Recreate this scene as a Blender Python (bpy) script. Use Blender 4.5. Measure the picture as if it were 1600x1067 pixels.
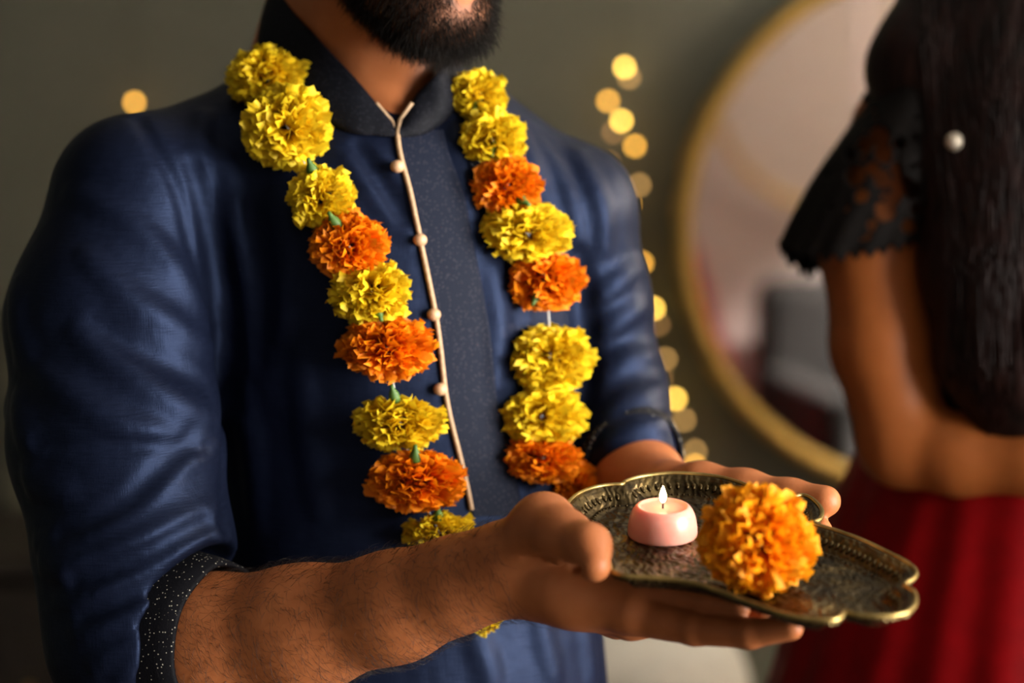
import bpy, bmesh, math, random
import numpy as np
from mathutils import Vector, Matrix

# ---------------------------------------------------------------- camera, world, light
scene = bpy.context.scene
for o in list(bpy.data.objects):
    bpy.data.objects.remove(o)
COL = scene.collection
PITCH = math.radians(8.0)
CAMZ = 1.47
FPX = 80.0 / 36.0 * 1600.0
cam_data = bpy.data.cameras.new('camera')
cam = bpy.data.objects.new('camera', cam_data)
COL.objects.link(cam)
cam.location = (0, 0, CAMZ)
cam.rotation_euler = (math.radians(90) - PITCH, 0, 0)
cam_data.lens = 80.0
cam_data.sensor_width = 36.0
cam_data.clip_start = 0.05
cam_data.dof.use_dof = True
cam_data.dof.focus_distance = 1.715
cam_data.dof.aperture_fstop = 2.45
scene.camera = cam

world = bpy.data.worlds.new('world')
scene.world = world
world.use_nodes = True
bg = world.node_tree.nodes['Background']
bg.inputs['Color'].default_value = (0.62, 0.75, 1.0, 1)
bg.inputs['Strength'].default_value = 0.6

def area_light(name, loc, target, sx, sy, power, color):
    l = bpy.data.lights.new(name, 'AREA')
    l.shape = 'RECTANGLE'; l.size = sx; l.size_y = sy
    l.energy = power; l.color = color
    o = bpy.data.objects.new(name, l); COL.objects.link(o)
    o.location = loc
    o.rotation_euler = (Vector(target) - Vector(loc)).to_track_quat('-Z', 'Y').to_euler()
    return o
# daylight coming in at the tall window of the right-hand wall
area_light('window_daylight', (2.56, 0.45, 1.45), (0.0, 0.45, 1.40), 1.8, 1.9, 390.0, (1.0, 0.955, 0.89))
scene.view_settings.view_transform = 'Standard'
scene.view_settings.look = 'None'
scene.view_settings.exposure = 0.0
scene.view_settings.gamma = 1.0
scene.view_settings.use_curve_mapping = False

# ---------------------------------------------------------------- pixel <-> space helpers
CAM = np.array([0, 0, CAMZ])
FW = np.array([0, math.cos(PITCH), -math.sin(PITCH)])
UP = np.array([0, math.sin(PITCH), math.cos(PITCH)])
RT = np.array([1.0, 0, 0])
def ray(px, py):
    return FW + (px - 800.0) / FPX * RT - (py - 533.5) / FPX * UP
def P(px, py, d):
    return CAM + d * ray(px, py)
rng = np.random.default_rng(7)
random.seed(7)

# ---------------------------------------------------------------- signed distance modelling
class Prim:
    def __init__(s, a, b, ra, rb):
        s.a = np.asarray(a, float); s.b = np.asarray(b, float); s.ra = ra; s.rb = rb
        r = max(ra, rb)
        s.lo = np.minimum(s.a, s.b) - r; s.hi = np.maximum(s.a, s.b) + r
    def ev(s, p):
        ba = s.b - s.a; L = max(float(ba @ ba), 1e-12)
        pa = p - s.a
        t = np.clip(pa @ ba / L, 0, 1)
        q = pa - t[:, None] * ba
        return np.sqrt((q * q).sum(1)) - (s.ra + (s.rb - s.ra) * t)
class Ell:
    def __init__(s, c, r, axes=None):
        s.c = np.asarray(c, float); s.r = np.asarray(r, float)
        s.A = np.eye(3) if axes is None else np.asarray(axes, float)   # rows are the axes
        m = np.abs(s.A.T) @ s.r
        s.lo = s.c - m; s.hi = s.c + m
    def ev(s, p):
        q = (p - s.c) @ s.A.T
        k0 = np.sqrt(((q / s.r) ** 2).sum(1)); k1 = np.sqrt(((q / s.r ** 2) ** 2).sum(1))
        return k0 * (k0 - 1.0) / np.maximum(k1, 1e-9)
MARG = 0.05
class Un:
    def __init__(s, items, k=0.0):
        s.items = items; s.k = k
        s.lo = np.min([i.lo for i in items], 0); s.hi = np.max([i.hi for i in items], 0)
    def ev(s, p):
        d = np.full(len(p), 1.0)
        for it in s.items:
            m = MARG + s.k
            sel = np.nonzero(np.all((p > it.lo - m) & (p < it.hi + m), axis=1))[0]
            if len(sel) == 0: continue
            e = it.ev(p[sel]); c = d[sel]
            if s.k > 0:
                h = np.maximum(s.k - np.abs(c - e), 0) / s.k
                d[sel] = np.minimum(c, e) - h * h * s.k * 0.25
            else:
                d[sel] = np.minimum(c, e)
        return d
class Ridge:
    """base surface with raised folds (ridges) and sunk creases laid on it"""
    def __init__(s, base, ridges, creases, k):
        s.base = base; s.ridges = ridges; s.creases = creases; s.k = k
        s.lo = base.lo - 0.02; s.hi = base.hi + 0.02
    def ev(s, p):
        d = s.base.ev(p)
        band = np.nonzero(np.abs(d) < 0.05)[0]
        pb = p[band]
        for sign, lst in ((1, s.ridges), (-1, s.creases)):
            for it in lst:
                m = s.k + 0.03
                sel = band[np.nonzero(np.all((pb > it.lo - m) & (pb < it.hi + m), axis=1))[0]]
                if len(sel) == 0: continue
                e = it.ev(p[sel]); c = d[sel]
                h = np.maximum(s.k - np.abs(c - sign * e), 0) / s.k
                if sign > 0: d[sel] = np.minimum(c, e) - h * h * s.k * 0.25
                else: d[sel] = np.maximum(c, -e) + h * h * s.k * 0.25
        return d
def chain(pts, k=None):
    """pts: list of (xyz, r)"""
    return [Prim(pts[i][0], pts[i + 1][0], pts[i][1], pts[i + 1][1]) for i in range(len(pts) - 1)]
def pch(*pts):
    """pixel chain: (px,py,d,r)"""
    return chain([(P(a, b, c), r) for a, b, c, r in pts])

def surface_nets(sdf, h, levels=4, lo=None, hi=None):
    lo = (sdf.lo if lo is None else np.asarray(lo)) - 3 * h
    hi = (sdf.hi if hi is None else np.asarray(hi)) + 3 * h
    S = 2 ** levels
    n = np.ceil((hi - lo) / (h * S)).astype(int) + 1
    g = np.stack(np.meshgrid(*[np.arange(k) for k in n], indexing='ij'), -1).reshape(-1, 3)
    size = S
    off8 = np.array([[i, j, k] for i in (0, 1) for j in (0, 1) for k in (0, 1)])
    while True:
        c = lo + (g + 0.5) * size * h
        keep = np.abs(sdf.ev(c)) < size * h * 0.87 * 1.25 + 0.001
        g = g[keep]
        if size == 1: break
        g = (g[:, None, :] * 2 + off8[None]).reshape(-1, 3)
        size //= 2
    N = (n * S + 4).astype(np.int64)
    key = lambda q: (q[..., 0].astype(np.int64) * N[1] + q[..., 1]) * N[2] + q[..., 2]
    corners = g[:, None, :] + off8[None]
    ck = key(corners)
    uk, inv = np.unique(ck.ravel(), return_inverse=True)
    pts = np.stack([uk // (N[1] * N[2]), (uk // N[2]) % N[1], uk % N[2]], -1)
    val = sdf.ev(lo + pts * h)
    v8 = val[inv].reshape(-1, 8)
    ins = v8 < 0
    act = ins.any(1) & ~ins.all(1)
    g = g[act]; v8 = v8[act]; ins = ins[act]
    acc = np.zeros((len(g), 3)); cnt = np.zeros(len(g))
    for a in range(8):
        for b in range(a + 1, 8):
            df = off8[b] - off8[a]
            if np.abs(df).sum() != 1: continue
            cr = ins[:, a] != ins[:, b]
            t = v8[cr, a] / (v8[cr, a] - v8[cr, b])
            acc[cr] += off8[a] + t[:, None] * df
            cnt[cr] += 1
    verts = lo + (g + acc / cnt[:, None]) * h
    gk = key(g); order = np.argsort(gk); sk = gk[order]
    def look(q):
        k = key(q); i = np.clip(np.searchsorted(sk, k), 0, len(sk) - 1)
        ok = sk[i] == k
        return np.where(ok, order[i], -1)
    faces = []
    for ax in range(3):
        b = 1 << (2 - ax)
        cr = ins[:, 0] != ins[:, b]
        base = g[cr]; neg = ins[cr, 0]
        u = np.zeros(3, int); v = np.zeros(3, int)
        u[(ax + 1) % 3] = 1; v[(ax + 2) % 3] = 1
        q = np.stack([look(base), look(base - u), look(base - u - v), look(base - v)], 1)
        good = (q >= 0).all(1)
        q = q[good]; neg = neg[good]
        q[~neg] = q[~neg][:, ::-1]
        faces.append(q)
    return verts, np.concatenate(faces)

def trace(sdf, px, py, d0=1.2, d1=2.6):
    px = np.atleast_1d(np.asarray(px, float)); py = np.atleast_1d(np.asarray(py, float))
    D = FW[None] + ((px - 800) / FPX)[:, None] * RT - ((py - 533.5) / FPX)[:, None] * UP
    t = np.full(len(px), d0)
    for _ in range(80):
        e = sdf.ev(CAM + t[:, None] * D)
        t += np.clip(e, -0.02, 0.04) * 0.95
        if np.max(np.abs(e)) < 2e-4: break
    p = CAM + t[:, None] * D
    return p
def grad(sdf, p, e=0.002):
    p = np.atleast_2d(p); g = np.zeros_like(p)
    for i in range(3):
        dv = np.zeros(3); dv[i] = e
        g[:, i] = sdf.ev(p + dv) - sdf.ev(p - dv)
    return g / np.maximum(np.linalg.norm(g, axis=1, keepdims=True), 1e-9)

# ---------------------------------------------------------------- object helpers
def mesh_obj(name, verts, faces, mat=None, parent=None, smooth=True):
    me = bpy.data.meshes.new(name)
    if isinstance(faces, np.ndarray):
        nv, nf, k = len(verts), len(faces), faces.shape[1]
        me.vertices.add(nv); me.vertices.foreach_set('co', np.asarray(verts, np.float32).ravel())
        me.loops.add(nf * k); me.loops.foreach_set('vertex_index', faces.astype(np.int32).ravel())
        me.polygons.add(nf)
        me.polygons.foreach_set('loop_start', np.arange(0, nf * k, k, dtype=np.int32))
        me.update(calc_edges=True)
    else:
        me.from_pydata([tuple(map(float, v)) for v in verts], [], faces); me.update()
    me.validate()
    if smooth:
        me.polygons.foreach_set('use_smooth', [True] * len(me.polygons))
    if mat: me.materials.append(mat)
    o = bpy.data.objects.new(name, me); COL.objects.link(o)
    if parent: o.parent = parent; o.matrix_parent_inverse = parent.matrix_world.inverted() if False else Matrix.Translation(-Vector(parent.location))
    return o
def tag(o, label=None, cat=None, group=None, kind=None):
    if label: o['label'] = label
    if cat: o['category'] = cat
    if group: o['group'] = group
    if kind: o['kind'] = kind
    return o
def empty(name, loc):
    o = bpy.data.objects.new(name, None); COL.objects.link(o); o.location = loc; o.empty_display_size = 0.05
    return o
def attr(o, name, values):
    a = o.data.attributes.new(name, 'FLOAT', 'POINT')
    a.data.foreach_set('value', np.asarray(values, np.float32))
def box(name, lo, hi, mat, parent=None, bev=0.0):
    bm = bmesh.new()
    bmesh.ops.create_cube(bm, size=1)
    lo = Vector(lo); hi = Vector(hi)
    for v in bm.verts:
        v.co = Vector([(lo[i] + hi[i]) / 2 + v.co[i] * (hi[i] - lo[i]) for i in range(3)])
    if bev: bmesh.ops.bevel(bm, geom=bm.edges[:], offset=bev, segments=3, affect='EDGES', profile=0.5)
    me = bpy.data.meshes.new(name); bm.to_mesh(me); bm.free()
    if mat: me.materials.append(mat)
    o = bpy.data.objects.new(name, me); COL.objects.link(o)
    if parent: o.parent = parent; o.matrix_parent_inverse = Matrix.Translation(-Vector(parent.location))
    return o
def tube_arrays(pts, rad, n=8, closed=False):
    pts = np.asarray(pts, float); m = len(pts)
    rad = np.broadcast_to(np.asarray(rad, float), (m,))
    if closed: tan = np.roll(pts, -1, 0) - np.roll(pts, 1, 0)
    else: tan = np.gradient(pts, axis=0)
    tan /= np.maximum(np.linalg.norm(tan, axis=1, keepdims=True), 1e-9)
    nrm = np.cross(tan[0], [0.3, 0.2, 0.93]); nrm /= np.linalg.norm(nrm)
    vs = []
    for i in range(m):
        nrm = nrm - tan[i] * (nrm @ tan[i]); nrm /= np.linalg.norm(nrm)
        bi = np.cross(tan[i], nrm)
        for j in range(n):
            a = 2 * math.pi * j / n
            vs.append(pts[i] + rad[i] * (math.cos(a) * nrm + math.sin(a) * bi))
    fs = []
    for i in range(m if closed else m - 1):
        i2 = (i + 1) % m
        for j in range(n):
            fs.append((i * n + j, i * n + (j + 1) % n, i2 * n + (j + 1) % n, i2 * n + j))
    if not closed:
        fs.append(tuple(range(n))[::-1]); fs.append(tuple((m - 1) * n + j for j in range(n)))
    return vs, fs
def tube(name, pts, rad, mat, parent=None, n=8, closed=False):
    v, f = tube_arrays(pts, rad, n, closed)
    return mesh_obj(name, v, f, mat, parent)
def spline(pts, n, closed=False):
    """Catmull-Rom through pts"""
    pts = np.asarray(pts, float); m = len(pts); out = []
    segs = m if closed else m - 1
    for k in range(n):
        u = k / n * segs if closed else k / (n - 1) * segs
        i = min(int(u), segs - 1); t = u - i
        idx = [(i - 1), i, i + 1, i + 2]
        q = [pts[j % m] if closed else pts[min(max(j, 0), m - 1)] for j in idx]
        out.append(0.5 * (2 * q[1] + (q[2] - q[0]) * t + (2 * q[0] - 5 * q[1] + 4 * q[2] - q[3]) * t * t + (3 * q[1] - q[0] - 3 * q[2] + q[3]) * t ** 3))
    return np.array(out)
def lathe(name, prof, n, mat, parent=None, M=None, ripple=None):
    vs = []; fs = []
    for i, (r, z) in enumerate(prof):
        for j in range(n):
            a = 2 * math.pi * j / n
            rr = r * (ripple(a, i / (len(prof) - 1)) if ripple else 1.0)
            v = Vector((rr * math.cos(a), rr * math.sin(a), z))
            vs.append(M @ v if M else v)
    for i in range(len(prof) - 1):
        for j in range(n):
            fs.append((i * n + j, i * n + (j + 1) % n, (i + 1) * n + (j + 1) % n, (i + 1) * n + j))
    return mesh_obj(name, vs, fs, mat, parent)

# ---------------------------------------------------------------- materials
class NT:
    def __init__(s, name):
        s.m = bpy.data.materials.new(name); s.m.use_nodes = True
        s.t = s.m.node_tree; s.p = s.t.nodes['Principled BSDF']; s.out = s.t.nodes['Material Output']
    def n(s, typ, **kw):
        nd = s.t.nodes.new(typ)
        for k, v in kw.items():
            if hasattr(nd, k): setattr(nd, k, v)
            else: nd.inputs[k.replace('_', ' ')].default_value = v
        return nd
    def l(s, a, b): s.t.links.new(a, b)
    def set(s, **kw):
        for k, v in kw.items(): s.p.inputs[k.replace('_', ' ')].default_value = v
        return s
    def coord(s, which='Object'):
        return s.n('ShaderNodeTexCoord').outputs[which]
    def noise(s, scale, detail=3, rough=0.55, vec=None, dist=0.0):
        nd = s.n('ShaderNodeTexNoise'); nd.inputs['Scale'].default_value = scale
        nd.inputs['Detail'].default_value = detail; nd.inputs['Roughness'].default_value = rough
        nd.inputs['Distortion'].default_value = dist
        s.l(vec if vec is not None else s.coord(), nd.inputs['Vector'])
        return nd.outputs['Fac']
    def ramp(s, fac, stops):
        r = s.n('ShaderNodeValToRGB'); e = r.color_ramp.elements
        while len(e) < len(stops): e.new(0.5)
        for i, (p, c) in enumerate(stops):
            e[i].position = p; e[i].color = (*c, 1) if len(c) == 3 else c
        s.l(fac, r.inputs['Fac'])
        return r.outputs['Color']
    def bump(s, height, strength=0.3, dist=0.002, normal=None):
        b = s.n('ShaderNodeBump'); b.inputs['Strength'].default_value = strength; b.inputs['Distance'].default_value = dist
        s.l(height, b.inputs['Height'])
        if normal is not None: s.l(normal, b.inputs['Normal'])
        return b.outputs['Normal']
    def col(s, c): s.l(c, s.p.inputs['Base Color'])
    def nrm(s, c): s.l(c, s.p.inputs['Normal'])
def mixrgb(nt, fac, a, b, mode='MIX'):
    m = nt.n('ShaderNodeMix'); m.data_type = 'RGBA'; m.blend_type = mode
    for sock, val in ((m.inputs[0], fac), (m.inputs[6], a), (m.inputs[7], b)):
        if hasattr(val, 'links') or isinstance(val, bpy.types.NodeSocket): nt.l(val, sock)
        else: sock.default_value = val if not isinstance(val, tuple) or len(val) == 4 else (*val, 1)
    return m.outputs[2]

def m_plain(name, col, rough=0.5, metal=0.0, var=0.15, scale=30.0, bump=0.0, spec=0.5):
    t = NT(name); t.set(Roughness=rough, Metallic=metal); t.p.inputs['Specular IOR Level'].default_value = spec
    f = t.noise(scale, 4)
    t.col(t.ramp(f, [(0.3, tuple(c * (1 - var) for c in col)), (0.7, tuple(min(1, c * (1 + var)) for c in col))]))
    if bump: t.nrm(t.bump(f, bump, 0.002))
    return t.m
def m_skin(name, a, b, tint=None):
    t = NT(name); t.set(Roughness=0.5); t.p.inputs['Specular IOR Level'].default_value = 0.28
    f = t.noise(38, 5)
    c = t.ramp(f, [(0.25, a), (0.75, b)])
    if tint:
        for nm, colr in tint:
            at = t.n('ShaderNodeAttribute'); at.attribute_name = nm
            c = mixrgb(t, at.outputs['Fac'], c, colr)
    t.col(c)
    t.p.inputs['Subsurface Weight'].default_value = 0.12
    t.p.inputs['Subsurface Radius'].default_value = (1.0, 0.35, 0.2)
    t.p.inputs['Subsurface Scale'].default_value = 0.006
    n1 = t.bump(t.noise(420, 3), 0.22, 0.0006)
    n2 = t.bump(t.noise(60, 3), 0.25, 0.0015, n1)
    t.nrm(n2)
    return t.m
def m_silk(name, a, b, rough=0.42, sheen=0.25, tint=(0.25, 0.4, 1.0)):
    t = NT(name); t.set(Roughness=rough)
    t.p.inputs['Specular IOR Level'].default_value = 0.22
    t.p.inputs['Specular Tint'].default_value = (*tint, 1)
    t.p.inputs['Sheen Weight'].default_value = sheen
    t.p.inputs['Sheen Roughness'].default_value = 0.35
    t.p.inputs['Sheen Tint'].default_value = (*tint, 1)
    co = t.coord()
    slub = t.n('ShaderNodeMapping'); slub.inputs['Scale'].default_value = (60, 60, 700); t.l(co, slub.inputs['Vector'])
    f = t.noise(1.0, 3, 0.6, slub.outputs['Vector'])
    slub2 = t.n('ShaderNodeMapping'); slub2.inputs['Scale'].default_value = (800, 800, 50); t.l(co, slub2.inputs['Vector'])
    f2 = t.noise(1.0, 3, 0.6, slub2.outputs['Vector'])
    t.col(t.ramp(f, [(0.3, a), (0.7, b)]))
    n1 = t.bump(f, 0.30, 0.0010); n2 = t.bump(f2, 0.25, 0.0008, n1)
    n3 = t.bump(t.noise(14, 3, 0.5), 0.35, 0.012, n2)
    t.nrm(n3)
    return t.m
def m_dotted(name, base, dot, scale, thr, rough=0.7):
    t = NT(name); t.set(Roughness=rough); t.p.inputs['Specular IOR Level'].default_value = 0.12
    v = t.n('ShaderNodeTexVoronoi'); v.inputs['Scale'].default_value = scale
    v.inputs['Randomness'].default_value = 0.75
    t.l(t.coord(), v.inputs['Vector'])
    t.col(t.ramp(v.outputs['Distance'], [(0.0, dot), (thr, dot), (thr + 0.04, base)]))
    t.nrm(t.bump(t.noise(700, 2), 0.3, 0.0008))
    return t.m
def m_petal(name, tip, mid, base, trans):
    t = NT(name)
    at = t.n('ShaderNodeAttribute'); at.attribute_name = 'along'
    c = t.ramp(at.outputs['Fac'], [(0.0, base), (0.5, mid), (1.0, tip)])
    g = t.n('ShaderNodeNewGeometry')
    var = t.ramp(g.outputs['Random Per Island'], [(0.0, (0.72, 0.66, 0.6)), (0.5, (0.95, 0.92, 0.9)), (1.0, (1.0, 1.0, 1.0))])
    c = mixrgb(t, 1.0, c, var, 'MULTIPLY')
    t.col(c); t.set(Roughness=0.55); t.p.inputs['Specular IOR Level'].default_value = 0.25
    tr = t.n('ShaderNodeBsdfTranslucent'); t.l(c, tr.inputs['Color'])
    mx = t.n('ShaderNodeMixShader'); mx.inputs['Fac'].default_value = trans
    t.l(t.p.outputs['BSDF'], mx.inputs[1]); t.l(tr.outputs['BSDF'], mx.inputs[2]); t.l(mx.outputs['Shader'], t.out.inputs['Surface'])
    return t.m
def m_emit(name, col, strength):
    t = NT(name)
    e = t.n('ShaderNodeEmission'); e.inputs['Color'].default_value = (*col, 1); e.inputs['Strength'].default_value = strength
    t.l(e.outputs['Emission'], t.out.inputs['Surface'])
    return t.m
M = {}
def m_wall(name, a, b):
    t = NT(name); t.set(Roughness=0.85)
    t.col(t.ramp(t.noise(1.6, 5, 0.6), [(0.3, a), (0.7, b)]))
    t.nrm(t.bump(t.noise(60, 4), 0.15, 0.003))
    return t.m
M['wall'] = m_wall('grey_green_paint', (0.125, 0.130, 0.100), (0.165, 0.165, 0.130))
M['wall_pale'] = m_wall('pale_pink_paint', (0.26, 0.215, 0.205), (0.30, 0.25, 0.24))
M['ceiling'] = m_wall('ceiling_paint', (0.10, 0.097, 0.09), (0.12, 0.115, 0.107))
M['floor'] = m_plain('dark_wood_floor', (0.055, 0.042, 0.025), 0.5, 0, 0.3, 6)
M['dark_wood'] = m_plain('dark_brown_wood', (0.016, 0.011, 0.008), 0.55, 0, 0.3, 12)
M['trim'] = m_plain('pale_trim_paint', (0.22, 0.21, 0.15), 0.6, 0, 0.05)
M['gold'] = m_plain('brushed_gold', (0.55, 0.36, 0.10), 0.38, 0.85, 0.1)
M['white_cloth'] = m_plain('white_upholstery', (0.90, 0.87, 0.80), 0.9, 0, 0.06, 40, 0.2)
tm = NT('mirror_glass'); tm.set(Roughness=0.03, Metallic=1.0); tm.p.inputs['Base Color'].default_value = (0.86, 0.84, 0.85, 1); M['mirror'] = tm.m
M['skin'] = m_skin('man_skin', (0.30, 0.092, 0.028), (0.38, 0.125, 0.042), [('lip', (0.48, 0.15, 0.11, 1)), ('stubble', (0.05, 0.024, 0.014, 1))])
M['skin_w'] = m_skin('woman_skin', (0.25, 0.070, 0.013), (0.30, 0.088, 0.019))
M['kurta'] = m_silk('navy_silk', (0.0024, 0.0034, 0.0090), (0.0040, 0.0056, 0.0140), 0.48, 0.0, (0.32, 0.48, 1.0))
M['placket'] = m_dotted('navy_woven_print', (0.0055, 0.0080, 0.0185), (0.022, 0.022, 0.034), 330, 0.26)
M['collar'] = m_dotted('black_navy_woven_print', (0.0022, 0.0026, 0.005), (0.014, 0.014, 0.020), 380, 0.24)
M['cuff'] = m_dotted('black_dotted_cloth', (0.004, 0.004, 0.006), (0.40, 0.37, 0.30), 310, 0.15)
M['piping'] = m_plain('tan_cord', (0.42, 0.27, 0.15), 0.6, 0, 0.2, 300, 0.3)
M['button'] = m_plain('tan_cloth_button', (0.55, 0.33, 0.18), 0.5, 0, 0.15, 200, 0.2)
M['hair'] = m_plain('black_hair', (0.0055, 0.0035, 0.0025), 0.5, 0, 0.4, 60, 0.0, 0.14)
M['arm_hair'] = m_plain('dark_arm_hair', (0.012, 0.007, 0.005), 0.5)
M['trousers'] = m_plain('dark_trousers', (0.02, 0.02, 0.025), 0.8)
M['shoe'] = m_plain('brown_leather', (0.06, 0.03, 0.015), 0.4)
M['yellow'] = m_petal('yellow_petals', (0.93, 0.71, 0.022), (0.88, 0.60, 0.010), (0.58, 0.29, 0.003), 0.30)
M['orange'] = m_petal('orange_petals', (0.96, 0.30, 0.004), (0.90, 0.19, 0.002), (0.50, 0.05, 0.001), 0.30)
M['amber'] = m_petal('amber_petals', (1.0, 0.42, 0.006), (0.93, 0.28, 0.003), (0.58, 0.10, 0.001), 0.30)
M['calyx'] = m_plain('green_calyx', (0.05, 0.12, 0.012), 0.6, 0, 0.35, 80)
M['thread'] = m_plain('white_thread', (0.6, 0.6, 0.55), 0.7)

# ---------------------------------------------------------------- the room
YB, YF, XL, XR, ZC = 4.0, -2.4, -2.6, 2.6, 2.75
def struct(o): o['kind'] = 'structure'; return o
struct(box('floor', (XL, YF, -0.1), (XR, YB, 0), M['floor']))
struct(box('ceiling', (XL, YF, ZC), (XR, YB, ZC + 0.1), M['ceiling']))
struct(box('wall_back', (XL, YB, 0), (XR, YB + 0.1, ZC), M['wall']))
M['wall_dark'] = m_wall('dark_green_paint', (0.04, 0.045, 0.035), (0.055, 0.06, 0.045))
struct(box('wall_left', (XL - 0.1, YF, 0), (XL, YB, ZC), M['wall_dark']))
struct(box('wall_front', (XL, YF - 0.1, 0), (XR, YF, ZC), M['wall_pale']))
vs = []; fs = []
def addbox(lo, hi):
    b = len(vs)
    for x in (lo[0], hi[0]):
        for y in (lo[1], hi[1]):
            for z in (lo[2], hi[2]): vs.append((x, y, z))
    for f in ((0, 1, 3, 2), (4, 6, 7, 5), (0, 4, 5, 1), (2, 3, 7, 6), (0, 2, 6, 4), (1, 5, 7, 3)):
        fs.append(tuple(b + i for i in f))
# right wall around a tall window opening 
wy0, wy1, wz0, wz1 = -0.50, 1.40, 0.45, 2.45
vs = []; fs = []
addbox((XR, YF, 0), (XR + 0.1, wy0, ZC)); addbox((XR, wy1, 0), (XR + 0.1, YB, ZC))
addbox((XR, wy0, 0), (XR + 0.1, wy1, wz0)); addbox((XR, wy0, wz1), (XR + 0.1, wy1, ZC))
struct(mesh_obj('wall_right', vs, fs, M['wall'], None, False))
vs = []; fs = []
addbox((XR, wy0, wz0), (XR + 0.08, wy0 + 0.05, wz1)); addbox((XR, wy1 - 0.05, wz0), (XR + 0.08, wy1, wz1))
addbox((XR, wy0, wz0), (XR + 0.08, wy1, wz0 + 0.05)); addbox((XR, wy0, wz1 - 0.05), (XR + 0.08, wy1, wz1))
addbox((XR + 0.02, 0.43, wz0), (XR + 0.06, 0.47, wz1))
struct(mesh_obj('window_1', vs, fs, M['trim'], None, False))
struct(box('baseboard_back', (XL, YB - 0.02, 0), (XR, YB, 0.1), M['trim']))
tx = P(9, 700, 3.9)[0]
struct(box('trim_1', (tx - 0.025, YB - 0.03, 0), (tx + 0.025, YB, P(9, 480, 3.95)[2]), M['trim']))

# ---------------------------------------------------------------- man: skeleton surface
YAW = math.radians(18)
mf = np.array([math.sin(YAW), -math.cos(YAW), 0]); ml = np.array([math.cos(YAW), math.sin(YAW), 0]); mu = np.array([0, 0, 1.0])
AX = np.stack([ml, mf, mu])
HY, HT = math.radians(35), math.radians(12)
fh = np.array([math.sin(HY) * math.cos(HT), -math.cos(HY) * math.cos(HT), -math.sin(HT)])
lh = np.array([math.cos(HY), math.sin(HY), 0])
uh = np.cross(lh, fh) * -1.0
if uh[2] < 0: uh = -uh
HA = np.stack([lh, fh, uh])
HC = P(722, -22, 1.80) - (0.098 * fh - 0.075 * uh)
def H(x, y, z): return HC + x * lh + y * fh + z * uh
def HE(x, y, z, a, b, c): return Ell(H(x, y, z), (a, b, c), HA)
head = Un([
    HE(0, -0.005, 0.025, 0.076, 0.098, 0.092),
    HE(0, 0.035, -0.035, 0.062, 0.062, 0.075),
    Prim(H(-0.056, 0.0, -0.070), H(-0.020, 0.078, -0.108), 0.018, 0.016),
    Prim(H(0.056, 0.0, -0.070), H(0.020, 0.078, -0.108), 0.018, 0.016),
    HE(0, 0.072, -0.104, 0.026, 0.022, 0.020),
    HE(0, 0.050, -0.080, 0.044, 0.044, 0.036),
], 0.03)
head = Un([head,
    Prim(H(0, 0.094, 0.012), H(0, 0.116, -0.030), 0.009, 0.011),
    Prim(H(-0.013, 0.100, -0.036), H(0.013, 0.100, -0.036), 0.008, 0.008),
    Prim(H(-0.034, 0.086, 0.022), H(0.034, 0.086, 0.022), 0.011, 0.011),
    HE(-0.078, -0.012, -0.012, 0.010, 0.018, 0.032), HE(0.078, -0.012, -0.012, 0.010, 0.018, 0.032),
], 0.010)
lips = Un([Prim(H(-0.022, 0.086, -0.072), H(0, 0.096, -0.070), 0.004, 0.0055), Prim(H(0.022, 0.086, -0.072), H(0, 0.096, -0.070), 0.004, 0.0055),
           Prim(H(-0.020, 0.086, -0.080), H(0, 0.0965, -0.082), 0.004, 0.0070), Prim(H(0.020, 0.086, -0.080), H(0, 0.0965, -0.082), 0.004, 0.0070)], 0.003)
head = Un([head, lips], 0.004)
neck = Un(chain([(H(0, -0.025, -0.05), 0.060), (P(595, 60, 1.945), 0.060), (P(590, 170, 1.955), 0.068)]) + [
    Prim(P(590, 170, 1.955), P(430, 260, 1.93), 0.055, 0.045), Prim(P(590, 170, 1.955), P(720, 260, 1.965), 0.055, 0.045),
    Prim(P(520, 20, 1.93), P(600, 195, 1.885), 0.016, 0.013), Prim(P(665, 40, 1.93), P(622, 195, 1.885), .014, .012), Prim(P(530, -60, 1.99), P(455, 120, 1.965), .052, .040)], 0.03)
# near arm (his right)
armR = Un(pch((300, 320, 1.92, .045), (205, 320, 1.87, .045), (185, 700, 1.82, .046), (205, 1030, 1.785, .046), (330, 1005, 1.765, .0505), (470, 985, 1.74, .0468), (620, 947, 1.705, .0385), (715, 913, 1.682, .0325), (782, 884, 1.664, .0285)), 0.02)
palmR = Un(pch((782, 884, 1.664, .0275), (870, 907, 1.645, .0230), (968, 922, 1.634, .0160))
    + pch((790, 900, 1.668, .0250), (900, 930, 1.64, .0215), (985, 952, 1.617, .0165))
    + pch((800, 900, 1.672, .023), (985, 965, 1.645, .0155)) + pch((800, 900, 1.675, .022), (965, 965, 1.67, .0145)), 0.014)
fingR = Un([
    Un(pch((968, 922, 1.634, .0152), (1045, 925, 1.614, .0122), (1110, 939, 1.593, .0104), (1154, 949, 1.578, .0086)), 0.004),
    Un(pch((985, 958, 1.622, .0155), (1085, 982, 1.592, .0118), (1172, 990, 1.566, .0102), (1236, 981, 1.549, .0085)), 0.004),
    Un(pch((985, 965, 1.645, .0150), (1080, 972, 1.625, .0108), (1150, 970, 1.602, .0094), (1195, 962, 1.588, .0080)), 0.004),
    Un(pch((965, 965, 1.67, .0140), (1045, 962, 1.655, .0092), (1100, 958, 1.64, .0082), (1135, 952, 1.63, .0072)), 0.004)], 0.002)
handR = Un([palmR, fingR], 0.007)
thumbR = Un(pch((805, 868, 1.655, .0260), (850, 822, 1.632, .0225), (880, 838, 1.605, .0185), (921, 852, 1.575, .0138), (929, 884, 1.560, .0112)), 0.010)
handR = Un([handR, thumbR], 0.006)
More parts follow.
